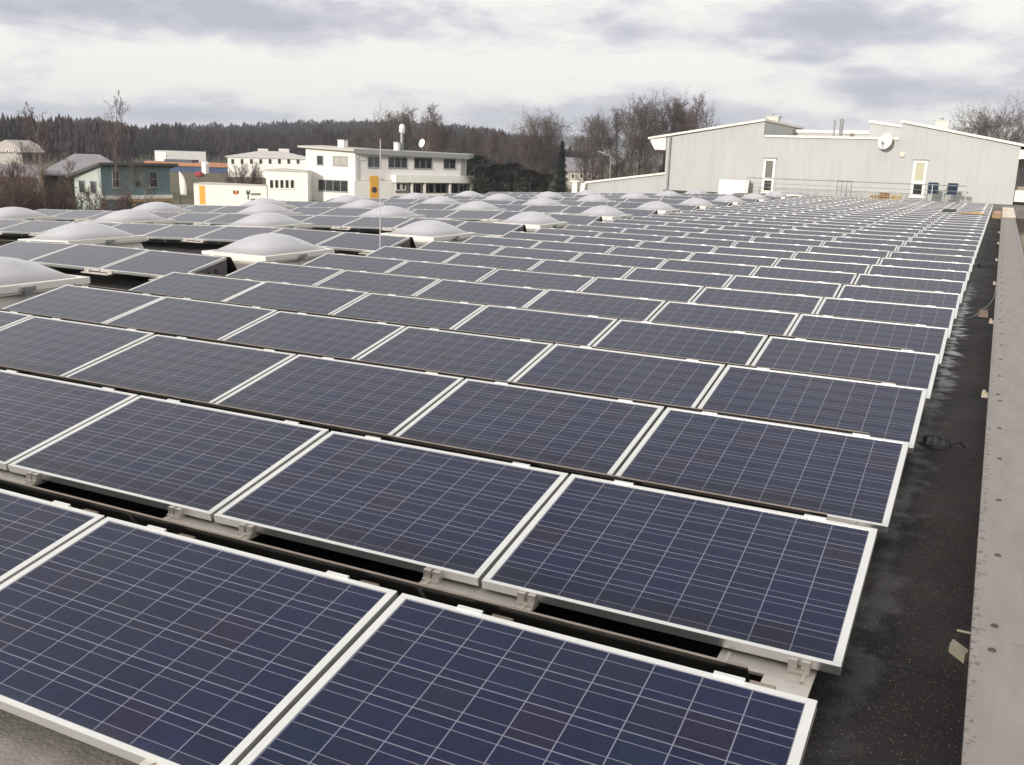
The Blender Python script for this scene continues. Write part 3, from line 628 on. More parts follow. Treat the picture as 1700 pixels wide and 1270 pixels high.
# low side wing to the left
LW = thing('side_wing', 'low grey wing with sloping cream roof edge left of the grey building', 'building')
mb = MB(); mb.prism([(-23.4, Yf+.2, GZ), (-18.32, Yf+.2, GZ), (-18.32, Yf+.2, .95), (-23.4, Yf+.2, .20)], (0, 9, 0)); mb.build('wall', SID, LW)
mb = MB(); mb.prism([(-23.55, Yf+.05, .20), (-18.30, Yf+.05, .97), (-18.30, Yf+.05, 1.09), (-23.55, Yf+.05, .32)], (0, 9.3, 0)); mb.build('roof_trim', TRIM, LW)
mb = MB(); mb.box(-24.3, -23.95, Yf-.2, Yf+.2, RZ-.6, .28); mb.box(-24.45, -23.8, Yf-.3, Yf+.3, .283, .36); mb.prism([(-23.8, Yf-.15, -.5), (-23.5, Yf-.15, -.5), (-23.42, Yf-.15, .22), (-23.7, Yf-.15, .22)], (0, .3, 0))
tag(mb.build('gate_pillar', WHITE), 'short white pillar at the left end of the low grey wing', 'pillar')
# chimneys, vents, dish, lamp: stand on or hang from the building
def chimney(x, y, z0, z1, wd, label):
    t = thing('chimney', label, 'chimney', (x, y, z0)); mb = MB(); mb.box(-wd/2, wd/2, -wd/2, wd/2, 0, z1-z0); mb.build('shaft', mat('cream_cladding', (.62, .58, .50), .6, var=.06), t)
    mb = MB(); mb.box(-wd/2-.06, wd/2+.06, -wd/2-.06, wd/2+.06, z1-z0+.003, z1-z0+.07); mb.tube([(-.05, 0, z1-z0+.07), (-.05, 0, z1-z0+.2)], .09, 12); mb.build('cap', STEEL, t)
chimney(-13.27, 63, 3.9, 4.68, .72, 'square cream chimney with pipe cap behind the peak of the left wing')
chimney(-3.36, 63, 3.7, 4.58, .72, 'cream chimney on the sloping roof of the right wing')
for x_, r_, h_, lb in ((-9.5, .06, 4.55, 'thin dark vent pipe on the flat middle roof'), (-9.08, .11, 4.50, 'thicker pale vent pipe with cap on the flat middle roof')):
    mb = MB(); mb.tube([(x_, 63, 3.3), (x_, 63, h_)], r_, 10, 0)
    if r_ > .1: mb.tube([(x_, 63, h_+.03), (x_, 63, h_+.06), (x_, 63, h_+.14)], [.16, .16, .04], 12, 0)
    tag(mb.build('vent_pipe', STEEL if r_ > .1 else FASCIA), lb, 'vent pipe')
def dish(c, nrm, rad, label, armdir):
    t = thing('satellite_dish', label, 'satellite dish', c); nrm = Vector(nrm).normalized(); q = nrm.to_track_quat('Z', 'Y').to_matrix()
    mb = MB(); n = 20; rings = 5
    for i in range(rings+1):
        for k in range(n):
            rr = rad*i/rings; a = 2*math.pi*k/n
            mb.v.append(q @ Vector((rr*math.cos(a), rr*1.08*math.sin(a), .16*rad*(i/rings)**2)))
    for i in range(rings):
        for k in range(n):
            k2 = (k+1) % n; mb.f.append((i*n+k, i*n+k2, (i+1)*n+k2, (i+1)*n+k)); mb.mi.append(0)
    o = mb.build('reflector', mat('dish_white', (.72, .71, .68), .5), t, smooth=True); md = o.modifiers.new('solid', 'SOLIDIFY'); md.thickness = .02
    mb = MB(); tip = q @ Vector((0, -rad*.35, rad*.9)); mb.tube([q @ Vector((0, -rad*1.0, .1*rad)), tip], .02, 6); mb.tube([tip, tip-(q @ Vector((0, 0, .16)))], .05, 10); mb.tube([(0, 0, 0), Vector(armdir)], .03, 8); mb.build('arm', STEEL, t)
dish((-5.75, 56.55, 3.18), (-.35, -.9, .30), .42, 'white satellite dish mounted on the front of the grey building', (0, .45, -.1))
mb = MB(); mb.tube([(-4.85, Yf, 2.5), (-4.85, Yf-.06, 2.5), (-4.85, Yf-.14, 2.48)], [.13, .15, .07], 14); tag(mb.build('wall_lamp', mat('lamp_cream', (.70, .66, .52), .4)), 'round cream wall lamp beside the right-hand door of the grey building', 'lamp')
# terrace, railing and things in front of the grey building
mb = MB(); mb.box(-13.4, 1.6, 54.4, 56.99, RZ-.3, .10)
tag(mb.build('terrace', mat('terrace_slab', (.16, .15, .14), .8, var=.2)), kind='structure')
RL = thing('railing', 'grey steel railing along the terrace in front of the grey building', 'railing', (0, 54.5, .1))
mb = MB()
for z in (.90, .62, .40, .18): mb.tube([(-12.7, 0, z), (-1.35, 0, z)], .022 if z > .8 else .012, 8)
mb.build('rail', STEEL, RL)
for i in range(8):
    mb = MB(); x_ = -12.7+i*11.35/7; mb.box(x_-.022, x_+.022, -.022, .022, 0, .9); mb.build('post', STEEL, RL)
mb = MB()
for x_ in (-7.75, -7.5, -7.25, -7.0): mb.tube([(x_, -.06, .0), (x_, -.06, .93)], .016, 8)
for z in (.05, .5, .93): mb.tube([(-7.77, -.06, z), (-6.98, -.06, z)], .016, 8)
mb.build('gate', STEEL, RL)
def chair(x, y, rot, label):
    t = thing('folding_chair', label, 'chair', (x, y, .1), (0, 0, rot), 'folding chairs on the terrace')
    mb = MB(); mb.box(-.24, .24, -.22, .24, .42, .46); mb.build('seat', BLUEF, t, bevel=.01)
    mb = MB(); mb.hexa([(-.24, .22, .46), (.24, .22, .46), (.24, .26, .46), (-.24, .26, .46), (-.24, .38, 1.02), (.24, .38, 1.02), (.24, .42, 1.02), (-.24, .42, 1.02)]); mb.build('backrest', BLUEF, t, bevel=.01)
    for sx_ in (-1, 1):
        mb = MB(); mb.tube([(sx_*.26, -.26, 0), (sx_*.26, .22, .60), (sx_*.26, .40, 1.0)], .013, 6); mb.tube([(sx_*.26, .30, 0), (sx_*.26, -.16, .42), (sx_*.26, -.2, .64)], .013, 6); mb.tube([(sx_*.26, -.22, .64), (sx_*.26, .26, .66)], .018, 6); mb.build('side_frame', STEEL, t)
chair(-2.98, 55.6, math.pi, 'dark blue folding garden chair next to the right-hand terrace door'); chair(-2.12, 55.5, math.pi+.25, 'dark blue folding garden chair standing apart, farther right on the terrace')
TB = thing('garden_table', 'small grey folding table on the terrace right of the blue chairs', 'table', (-1.5, 55.5, .1))
mb = MB(); mb.box(-.26, .26, -.26, .26, .58, .60); mb.build('tabletop', STEEL, TB)
for a in (-1, 1):
    mb = MB(); mb.tube([(a*.22, -.2, 0), (-a*.22, .2, .58)], .014, 6); mb.tube([(a*.22, .2, 0), (-a*.22, -.2, .58)], .014, 6); mb.build('leg', STEEL, TB)
for i, (x_, w_, h_, lb) in enumerate(((-5.85, .42, .26, 'tan split log pile at the left of the firewood on the terrace edge'), (-5.35, .5, .40, 'tallest brown stack in the middle of the firewood on the terrace edge'), (-4.75, .55, .30, 'yellow wooden boards at the right of the firewood on the terrace edge'))):
    mb = MB(); rr = random.Random(i)
    for k in range(9):
        xx = -w_/2+.04+(k % 3)*w_/3; zz = (k//3)*h_/3
        mb.box(xx, xx+w_/3-.02+rr.uniform(-.02, .02), -.2+rr.uniform(-.03, .03), .2, zz, zz+h_/3-.012)
    o = mb.build('wood_stack', mat('wood%d' % i, ((.45, .33, .19), (.33, .20, .10), (.55, .40, .18))[i], .8, var=.3, vscale=6)); o.location = (x_, 54.85, .1); tag(o, lb, 'firewood')
BD = thing('insulation_board', 'stack of white insulation boards leaning against the grey wall', 'board', (-13.75, 56.1, RZ), (R(-14), 0, 0))
mb = MB(); mb.box(-.92, .80, -.10, -.0, 0, 1.02); mb.build('board', mat('foam_white', (.88, .87, .84), .7), BD)
mb = MB(); mb.box(-.94, .84, .004, .20, 0, 1.05); mb.build('backing', mat('particle_board', (.25, .17, .11), .8, var=.2), BD)
# small things near the end of the panels
mb = MB(); mb.hexa([(-.26, -.1, 0), (.26, -.1, 0), (.26, .1, 0), (-.26, .1, 0), (-.22, -.08, .1), (.24, -.08, .12), (.22, .08, .12), (-.24, .08, .1)]); o = mb.build('tool_bag', mat('dark_green', (.04, .045, .03), .8)); o.location = (-1.41, 39.75, .20); tag(o, 'dark green bag lying on the far panels', 'bag')
mb = MB(); mb.box(-.42, .42, -.06, .06, 0, .05); mb.box(-.05, .30, -.05, .05, .051, .09); o = mb.build('timber_offcut', TIMBER, bevel=.005); o.location = (-.6, 39.3, .20); o.rotation_euler = (0, 0, .06); tag(o, 'pale brown timber offcut lying on the far panels near their right end', 'plank')
mb = MB(); bm_ = bmesh.new(); bmesh.ops.create_icosphere(bm_, subdivisions=3, radius=1)
for v in bm_.verts: v.co = Vector((v.co.x*.24, v.co.y*.2, v.co.z*.15))*(1+.25*noise.noise(v.co*2.2))
me = bpy.data.meshes.new('sandbag'); bm_.to_mesh(me); bm_.free(); me.materials.append(mat('sack', (.42, .27, .20), .9, var=.3, vscale=6)); o = bpy.data.objects.new('sandbag', me); COL.objects.link(o); o.location = (.27, 46.8, -.05); tag(o, 'pinkish sack beside the far right end of the panels', 'sack')
for i in range(4):
    mb = MB(); mb.box(-.22, .24, -.3, .3, 0, .09); o = mb.build('concrete_slab', mat('pale_slab', (.55, .50, .43), .8, var=.1), bevel=.006); o.location = (.66, 40.6+i*2.9, RZ+.29+.0*i); tag(o, 'pale concrete slab beyond the end of the parapet, %s from the camera' % ORD[i], 'slab', 'concrete slabs beyond the parapet')
mb = MB(); mb.box(.43, .9, 39.5, 56.9, GZ, RZ+.285); tag(mb.build('low_wall', CONC), 'grey concrete low wall carrying the pale slabs behind the parapet', 'wall')
mb = MB(); mb.box(-.05, .42, 45.9, 46.05, RZ+.004, RZ+.16); tag(mb.build('timber_beam', TIMBER), 'pale timber beam across the roof strip in front of the pinkish sack', 'beam')

# ------------------------------------------------------------------ white office house
A = ground(508, 112, 285); B = ground(590, 110, 275); C = ground(766, 120, 278)
nb = Vector((-sy_, cy_))
WH = thing('white_house', 'white two-storey house with yellow panel, long roof edge and glazed veranda', 'building')
W1 = Wall(A, B); W2 = Wall(B, C)
zr = 1.55; zm = W2.to(640, 300)[1]
mb = MB()
slab(mb, [A, B, B+nb*13, A+nb*13], GZ, zr+.25, 0)
mb.build('wall', PLASTER, WH)
mb = MB(); slab(mb, [B+(C-B)*.003, C, C+nb*12, B+nb*12.9], zm, zr, 0); mb.build('upper_wall', SHADEPL, WH)  # façade turned from the sun: its shade is in the greyer plaster colour
# lower right part: closed wall with the yellow panel, then the recessed veranda
u_a = W2.to(655, 310)[0]; uC = W2.len; u_end = W2.to(779, 310)[0]; zg = GZ
mb = MB(); W2.box(mb, -.3, u_a, -6, .25, zg, zm-.004); W2.box(mb, u_a+.003, u_end, -9, -1.8, zg, zm-.006); mb.build('lower_wall', PLASTER, WH)
zc0, zc1 = W2.to(720, 303)[1], W2.to(720, 291)[1]
u_c0 = W2.to(650, 297)[0]; u_c1 = W2.to(783, 297)[0]
mb = MB(); W2.box(mb, u_c0, u_c1, -.6, .9, zc0, zc1); mb.build('canopy', PLASTER, WH)
for px in (679, 700, 742, 777):
    mb = MB(); u = W2.to(px, 312)[0]; W2.box(mb, u-.12, u+.12, .5, .7, zg, zc0-.003); mb.build('veranda_post', WHITE, WH)
Wv = Wall(tuple(W2.pt(0, -1.75, 0))[:2], tuple(W2.pt(10, -1.75, 0))[:2])
for px in ((680, 304, 699, 321), (702, 304, 720, 321), (722, 304, 741, 321), (744, 304, 760, 321), (762, 304, 776, 321)): window(Wv, WH, px, 2, .08, sill=False)
mb = MB(); W2.box(mb, u_c0, u_c1, .72, .8, W2.to(720, 330)[1], W2.to(720, 320.5)[1]); mb.build('balustrade', PLASTER, WH)
W2b = Wall(tuple(W2.pt(0, .25, 0))[:2], tuple(W2.pt(10, .25, 0))[:2])
u0, u1, z0, z1 = W2b.rect(614, 292, 628, 332)
mb = MB(); W2b.box(mb, u0, u1, 0, .05, z0, z1); yp = mb.build('yellow_panel', YELL, WH)
uu, zz = W2b.to(621, 315); mb = MB(); mb.tube([W2b.pt(uu, .05, zz), W2b.pt(uu, .075, zz)], .34, 18); ov = mb.build('emblem', mat('emblem_dark', (.05, .05, .06), .6), yp)
window(W2b, WH, (657, 303, 665, 316), 1, .08, sill=False); window(W2b, WH, (667, 303, 673, 316), 1, .08, sill=False)
for px, dv in (((610, 260, 631, 278), 2), ((644, 261, 676, 279), 3), ((687, 262, 717, 280), 3), ((736, 264, 756, 280), 2)): window(W2, WH, px, dv, .07, FASCIA)
for px, dv in (((526, 258, 537, 274), 1), ((553, 259, 577, 275), 2), ((528.5, 298.5, 578, 318), 4)): window(W1, WH, px, dv, .08, FASCIA, GLASSW if dv != 2 else mat('pale_blind', (.40, .38, .33), .4))
# mono-pitch roof slab with grey fascia
def rp(base, px, py): u, z = base.to(px, py); return z
tA = Vector((W1.to(499, 241)[0], 0)); p0 = W1.pt(tA.x, .7, 0).xy; p1 = W1.pt(W1.len+.2, .8, 0).xy; p2 = W2.pt(W2.len+.5, .8, 0).xy
zA, zB, zC = W1.to(508, 243)[1]+.05, W2.to(593, 249)[1]+.05, W2.to(768, 259)[1]+.1
mb = MB(); mb.hexa([P3(p0, zA-.18), P3(p1, zB-.22), P3(p1+nb*14, zB-.1), P3(p0+nb*14, zA-.1), P3(p0, zA+.02), P3(p1, zB+.06), P3(p1+nb*14, zB+.2), P3(p0+nb*14, zA+.2)])
mb.build('roof', mat('roof_cream', (.52, .50, .46), .6), WH)
mb = MB(); mb.hexa([P3(p1, zB-.45), P3(p2, zC-.45), P3(p2+nb*13, zC-.3), P3(p1+nb*13, zB-.3), P3(p1, zB+.07), P3(p2, zC+.07), P3(p2+nb*13, zC+.2), P3(p1+nb*13, zB+.2)]); mb.build('roof', FASCIA, WH)
for u in (.25, W2.len-.12):
    mb = MB(); mb.tube([W2.pt(u, .62, zC-.35), W2.pt(u, .10, zC-.9), W2.pt(u, .10, zm+.05)], .055, 8); mb.build('downpipe', STEEL, WH)
mb = MB(); W2.box(mb, .02, W2.len-.02, .0, .05, zm-.02, zm+.05); mb.build('ledge', FASCIA, WH)
# items on the roof
def roofbox(px0, py0, px1, py1, D, label, cap=True):
    a, b = at(px0, py1, D), at(px1, py0, D); wd = abs((px1-px0))/F*D
    t = thing('chimney', label, 'chimney', ((a.x+b.x)/2, (a.y+b.y)/2, min(a.z, b.z)-.3)); h = abs(py1-py0)/F*D+.3
    mb = MB(); mb.box(-wd/2, wd/2, -wd/2, wd/2, 0, h); mb.build('shaft', PLASTER, t, bevel=.02)
    mb = MB(); mb.box(-wd/2-.07, wd/2+.07, -wd/2-.07, wd/2+.07, h+.004, h+.1); mb.build('cap', STEEL, t)
roofbox(563, 233, 575, 246, 116, 'square white chimney above the bright wall of the white house'); roofbox(655, 237, 663, 248, 118, 'slim white chimney beside the silver flue of the white house')
p = at(667, 249, 119); t = thing('flue_pipe', 'tall silver flue pipe with bulbous head on the white house', 'flue', (p.x, p.y, p.z-.4)); k_ = 119/F
mb = MB(); mb.tube([(0, 0, 0), (0, 0, 26*k_+.4)], .2, 12); mb.tube([(-.5, 0, 0), (-.5, 0, 14*k_)], .05, 6); mb.build('pipe', STEEL, t)
mb = MB(); mb.tube([(0, 0, 26*k_+.4), (0, 0, 29*k_+.4), (0, 0, 35*k_+.4), (0, 0, 40*k_+.4), (0, 0, 42*k_+.4)], [.22, .36, .36, .30, .1], 14); mb.build('head', ALU, t)
p = at(701, 238, 120); dish(tuple(p), (-.2, -.9, .25), .5, 'white satellite dish on the roof of the white house', (0, .1, -1.3))
# low white wing and garden wall with writing
A2 = ground(442, 109.5, 305); B2 = ground(511, 109.5, 305)
LWg = thing('office_wing', 'single-storey white wing with a strip of small windows left of the white house', 'building'); W3 = Wall(A2, B2)
zt_ = W3.to(475, 284.5)[1]
mb = MB(); slab(mb, [A2, B2, B2+nb*2, A2+nb*9], GZ, zt_); mb.build('wall', PLASTER, LWg)
mb = MB(); slab(mb, [A2-Vector(W3.a)*.15+W3.n*.15, B2+W3.n*.15, B2+nb*2, A2+nb*9-Vector(W3.a)*.15], zt_+.003, zt_+.16); mb.build('roof', mat('roof_cream', (.5, .5, .5)), LWg)
for i in range(5): window(W3, LWg, (447.5+i*8.6, 298, 454.5+i*8.6, 313), 1, .06)
A3 = ground(322, 96, 322); B3 = ground(443, 97, 322); W4 = Wall(A3, B3)
GW = thing('garden_wall', 'long white wall with a yellow stripe and small writing in front of the meadow', 'wall')
zt_ = W4.to(380, 307)[1]
mb = MB(); slab(mb, [A3, B3, B3+nb*.4, A3+nb*4], GZ, zt_); mb.build('wall', PLASTER, GW)
mb = MB(); slab(mb, [A3+W4.n*.06, B3+W4.n*.06, B3+nb*.4, A3+nb*4], zt_+.003, zt_+.10); mb.build('coping', mat('roof_cream', (.5, .5, .5)), GW)
u0, u1, z0, z1 = W4.rect(331, 308, 340.5, 339); mb = MB(); W4.box(mb, u0, u1, 0, .03, z0, z1); mb.build('yellow_stripe', YELL, GW)
mb = MB()
def mark(px, mi):
    u0, u1, z0, z1 = W4.rect(*px); W4.box(mb, u0, u1, 0, .02, z0, z1, mi)
mark((387, 316, 390, 322), 0); mark((390.2, 317, 393.5, 323.5), 1); mark((393.7, 316, 396.5, 322), 0)
mb.build('emblem', [mat('mark_brown', (.20, .09, .05), .7), mat('mark_orange', (.75, .25, .08), .7)], GW)
mb = MB()
for px in ((409, 315.5, 411, 323), (411.2, 318, 413, 325), (413.2, 315.5, 415, 322), (411, 325, 413, 331)): mark(px, 0)
for i in range(9): mark((416.5+i*1.8, 320.4+(i % 2)*.5, 417.9+i*1.8, 324), 1)
for i in range(6): mark((416+i*1.8, 329.8, 417.4+i*1.8, 332.6), 1)
mb.build('lettering', [mat('mark_green', (.035, .06, .03), .7), mat('mark_grey', (.16, .15, .11), .7)], GW)

# ------------------------------------------------------------------ teal house and neighbours on the left
A = ground(124, 74.5, 312); B = ground(168, 71, 302); C = ground(282, 76, 302)
TH = thing('teal_house', 'teal rendered house with dark flat eaves and one round window', 'building'); W5 = Wall(A, B); W6 = Wall(B, C)
z_hi = W6.to(225, 277)[1]; z_lo = W5.to(124, 294)[1]
nb0 = nb; nb = -W6.n; D_ = A-B; E_ = C+D_
mb = MB(); mb.v = [P3(A, GZ), P3(B, GZ), P3(C, GZ), P3(E_, GZ), P3(A, z_lo), P3(B, z_hi), P3(C, z_hi), P3(E_, z_lo)]
mb.f = [(0, 1, 5, 4), (1, 2, 6, 5), (2, 3, 7, 6), (3, 0, 4, 7), (4, 5, 6, 7)]; mb.mi = [1, 0, 0, 0, 0]
mb.build('wall', [TEAL, MINT], TH)
mb = MB(); a_ = W6.a*.45; f_ = W6.n*.55; g_ = W6.n*-.4; dz = (z_hi-z_lo)/D_.length
q4 = [(B+f_-a_, z_hi+.55*dz), (C+f_+a_, z_hi+.55*dz), (E_+g_+a_, z_lo-.4*dz), (A+g_-a_, z_lo-.4*dz)]
mb.hexa([P3(p, z+.01) for p, z in q4]+[P3(p, z+.20) for p, z in q4])
mb.build('roof', mat('dark_eaves', (.09, .085, .08), .6), TH)
for px in ((186, 283, 198, 312), (247, 284, 261, 311)): window(W6, TH, px, 1, .06, FASCIA, bars=1)
for px in ((132, 299, 142, 321), (151, 300, 161, 322)): window(W5, TH, px, 1, .06, FASCIA)
uu, zz = W6.to(228, 305); mb = MB(); mb.tube([W6.pt(uu, 0, zz), W6.pt(uu, .05, zz)], .30, 20); rw = mb.build('round_window', FASCIA, TH); mb = MB(); mb.tube([W6.pt(uu, .04, zz), W6.pt(uu, .056, zz)], .25, 20); mb.build('pane', GLASSW, rw)
u0, u1, z0, z1 = W6.rect(183, 324, 284, 330); mb = MB(); W6.box(mb, 0, W6.len+.1, .0, .12, z0, z1); mb.build('plinth', PLASTER, TH)
u0, u1, z0, z1 = W6.rect(210, 330, 280, 334); mb = MB(); W6.box(mb, u0, u1, .3, .5, z0, z1); W6.box(mb, u0+.3, u0+.5, .3, .45, GZ, z0); W6.box(mb, u1-.5, u1-.3, .3, .45, GZ, z0); mb.build('bench', TIMBER, TH)
nb = nb0
# grey-roofed houses behind it
def gabled(name, label, pxa, pxb, D, eave_y, ridge_y, wall_m, roof_m, depth=9, wins=(), hip=0.0, cat='house', over=.4):
    A = ground(pxa, D, eave_y+10); B = ground(pxb, D, eave_y+10); W = Wall(A, B); nb = (B-EYE.xy).normalized(); cx = (pxa+pxb)/2; ze = W.to(cx, eave_y)[1]; zr = W.to(cx, ridge_y)[1]*(1+0) + (depth/2)*0
    t = thing(name, label, cat)
    mb = MB(); slab(mb, [A, B, B+nb*depth, A+nb*depth], GZ, ze); mb.build('wall', wall_m, t)
    a0 = A-W.a*over+W.n*over; b0 = B+W.a*over+W.n*over; a1 = A+nb*(depth+over)-W.a*over; b1 = B+nb*(depth+over)+W.a*over
    ra = A+nb*depth/2+W.a*(hip-over*(hip == 0)); rb = B+nb*depth/2-W.a*(hip-over*(hip == 0))
    mb = MB(); b = 0
    mb.v = [P3(a0, ze), P3(b0, ze), P3(b1, ze), P3(a1, ze), P3(ra, zr), P3(rb, zr), P3(a0, ze-.15), P3(b0, ze-.15), P3(b1, ze-.15), P3(a1, ze-.15)]
    mb.f = [(0, 1, 5, 4), (1, 2, 5), (2, 3, 4, 5), (3, 0, 4), (6, 7, 1, 0), (7, 8, 2, 1), (8, 9, 3, 2), (9, 6, 0, 3), (9, 8, 7, 6)]; mb.mi = [0]*9
    mb.build('roof', roof_m, t)
    for px in wins: window(W, t, px, 1, .12, sill=False)
    return t, W
gabled('grey_roofed_house', 'dark green house with broad grey roof behind the teal house', 72, 214, 100, 291, 257, mat('olive_render', (.08, .09, .065), .9, var=.2), ROOFT, 14, hip=3)
gabled('grey_roofed_house', 'low house with dull grey roof at the left edge behind bare shrubs', -60, 62, 92, 290, 274, mat('brown_render', (.12, .085, .07), .9), ROOFT, 12)
t, W = gabled('gabled_house', 'white gabled house at the left edge in front of the wooded hill', -14, 37, 175, 252, 250, mat('dull_white', (.48, .44, .40), .8), ROOFT, 9, ((10, 248, 15, 256), (22, 248, 27, 256)))
A = W.pt(0, 0.02, 0).xy; B = W.pt(W.len, 0.02, 0).xy; zz = W.to(12, 252)[1]; zk = W.to(12, 232)[1]
mb = MB(); mb.prism([P3(A, zz), P3(B, zz), P3(A+(B-A)*.8, zz+(zk-zz)*.62), P3(A+(B-A)*.5, zk), P3(A+(B-A)*.2, zz+(zk-zz)*.62)], (nb.x*9, nb.y*9, 0)); mb.build('gable', MATS['dull_white'], t)
# distant halls and houses
t = thing('white_hall', 'long low white hall with a flat roof at the foot of the wooded hill', 'building'); A = ground(257, 265, 261); B = ground(342, 265, 261); W = Wall(A, B); nb = (B-EYE.xy).normalized()
mb = MB(); slab(mb, [A, B, B+nb*15, A+nb*15], GZ, W.to(300, 251)[1]); mb.build('wall', mat('hall_white', (.50, .49, .48), .7), t)
u0, u1, z0, z1 = W.rect(257.3, 252, 276, 270); mb = MB(); W.box(mb, u0, u1, 0, .1, z0, z1); mb.build('end_wall', PLASTER, t)
for px in ((261, 256, 266, 262), (272, 256, 278, 262)): window(W, t, px, 1, .12, sill=False)
t = thing('orange_hall', 'low blue hall with an orange roof band beyond the meadow', 'building'); A = ground(241, 215, 275); B = ground(384, 215, 275); W = Wall(A, B)
z1 = W.to(310, 270)[1]; z0 = W.to(310, 276)[1]
mb = MB(); slab(mb, [A, B, B+nb*10, A+nb*10], GZ, z0); mb.build('wall', mat('hall_blue', (.045, .075, .16), .7, var=.3, vscale=.25), t)
mb = MB(); slab(mb, [A+W.n*.5, B+W.n*.5, B+nb*10, A+nb*10], z0+.004, z1); mb.build('roof_band', mat('hall_orange', (.42, .19, .10), .7, var=.15, vscale=.3), t)
u0, u1, z0b, z1b = W.rect(270, 267, 316, 270.5); mb = MB(); W.box(mb, u0, u1, -6, -1, z1+.003, z1+.6); mb.build('rooflight', mat('hall_navy', (.05, .06, .10), .5), t)
p = at(331, 290, 170); mb = MB(); bm_ = bmesh.new(); bmesh.ops.create_icosphere(bm_, subdivisions=3, radius=1)
for v in bm_.verts: v.co = Vector((v.co.x*.85, v.co.y*.7, max(v.co.z, -.6)*.6))*(1+.15*noise.noise(v.co*1.5))
me = bpy.data.meshes.new('play_tent'); bm_.to_mesh(me); bm_.free(); me.materials.append(mat('tent_red', (.30, .035, .035), .7)); o = bpy.data.objects.new('play_tent', me); COL.objects.link(o); o.location = p; tag(o, 'red rounded tent standing on the far meadow', 'tent')
p = at(341, 288, 180); mb = MB(); mb.box(-.5, .5, -.4, .4, 0, 1.7); mb.prism([(-.6, -.5, 1.703), (.6, -.5, 1.703), (0, -.5, 2.2)], (0, 1, 0)); o = mb.build('kiosk', PLASTER); o.location = (p.x, p.y, p.z); tag(o, 'tiny white kiosk on the far meadow beside the red tent', 'kiosk')
t, W = gabled('arcade_house', 'long white house with a pale hipped roof and pillared front behind bare shrubs', 378, 520, 190, 261.5, 251, PLASTER, mat('pale_roof', (.55, .53, .50), .7), 12, [(383+i*15.5, 263, 390+i*15.5, 273) for i in range(9)], hip=6)
for i, pxc in enumerate((437, 472)):
    q0 = ground(pxc-8, 196); q1 = ground(pxc+8, 196); zz = W.to(pxc, 250)[1]; mb = MB(); slab(mb, [q0, q1, q1+nb*3, q0+nb*3], zz-.6, zz+.35); mb.build('roof_lantern', mat('pale_roof', (.55, .53, .5)), t)
gabled('pale_house', 'pale house with grey roof half hidden by the dark conifer', 938, 992, 185, 284, 262, mat('sand_render', (.42, .38, .32), .8), ROOFT, 12, ((948, 288, 954, 297), (962, 288, 968, 297), (976, 288, 982, 297)))
# feather flag and street lamp
p = ground(299, 60, 320); FL = thing('feather_flag', 'white feather flag on a thin pole in front of the meadow', 'flag', (p.x, p.y, GZ))
ht = at(294, 284, 60).z-GZ
mb = MB(); mb.tube([(0, 0, 0), (0, 0, ht*.6), (-.06, 0, ht)], .025, 6); mb.build('pole', DARK, FL)
mb = MB(); nS = 10; zt_ = ht; zb_ = ht-1.42
for i in range(nS+1):
    s_ = i/nS; z = zt_-(zt_-zb_)*s_; wd = .56*(s_**.6)*(1-.25*max(0, s_-.7)/.3); bow = .06*math.sin(s_*6)
    mb.v += [R0*(-.03)+Vector((0, 0, z)), R0*(wd*.5)+Vector((bow*.5, bow, z)), R0*wd+Vector((0, bow, z-.05*s_))]
for i in range(nS):
    for k in range(2): o_ = i*3+k; mb.f.append((o_, o_+1, o_+4, o_+3)); mb.mi.append(0)
o = mb.build('sail', mat('flag_white', (.72, .68, .64), .8, var=.1), FL, smooth=True); md = o.modifiers.new('solid', 'SOLIDIFY'); md.thickness = .006
p = ground(1013, 98, 280); ht = at(1013, 259, 98).z-GZ; SLm = thing('street_lamp', 'slim grey street lamp with short arm among the bare trees', 'street lamp', (p.x, p.y, GZ))
mb = MB(); mb.tube([(0, 0, 0), (0, 0, ht)], [.06, .04], 8); mb.build('pole', FASCIA, SLm)
mb = MB(); mb.tube([(0, 0, ht-.05), R0*(-.8)+Vector((0, 0, ht+.3))], .05, 6); mb.tube([R0*(-.7)+Vector((0, 0, ht+.26)), R0*(-1.3)+Vector((0, 0, ht+.42))], [.08, .05], 8); mb.build('lamp_head', FASCIA, SLm)

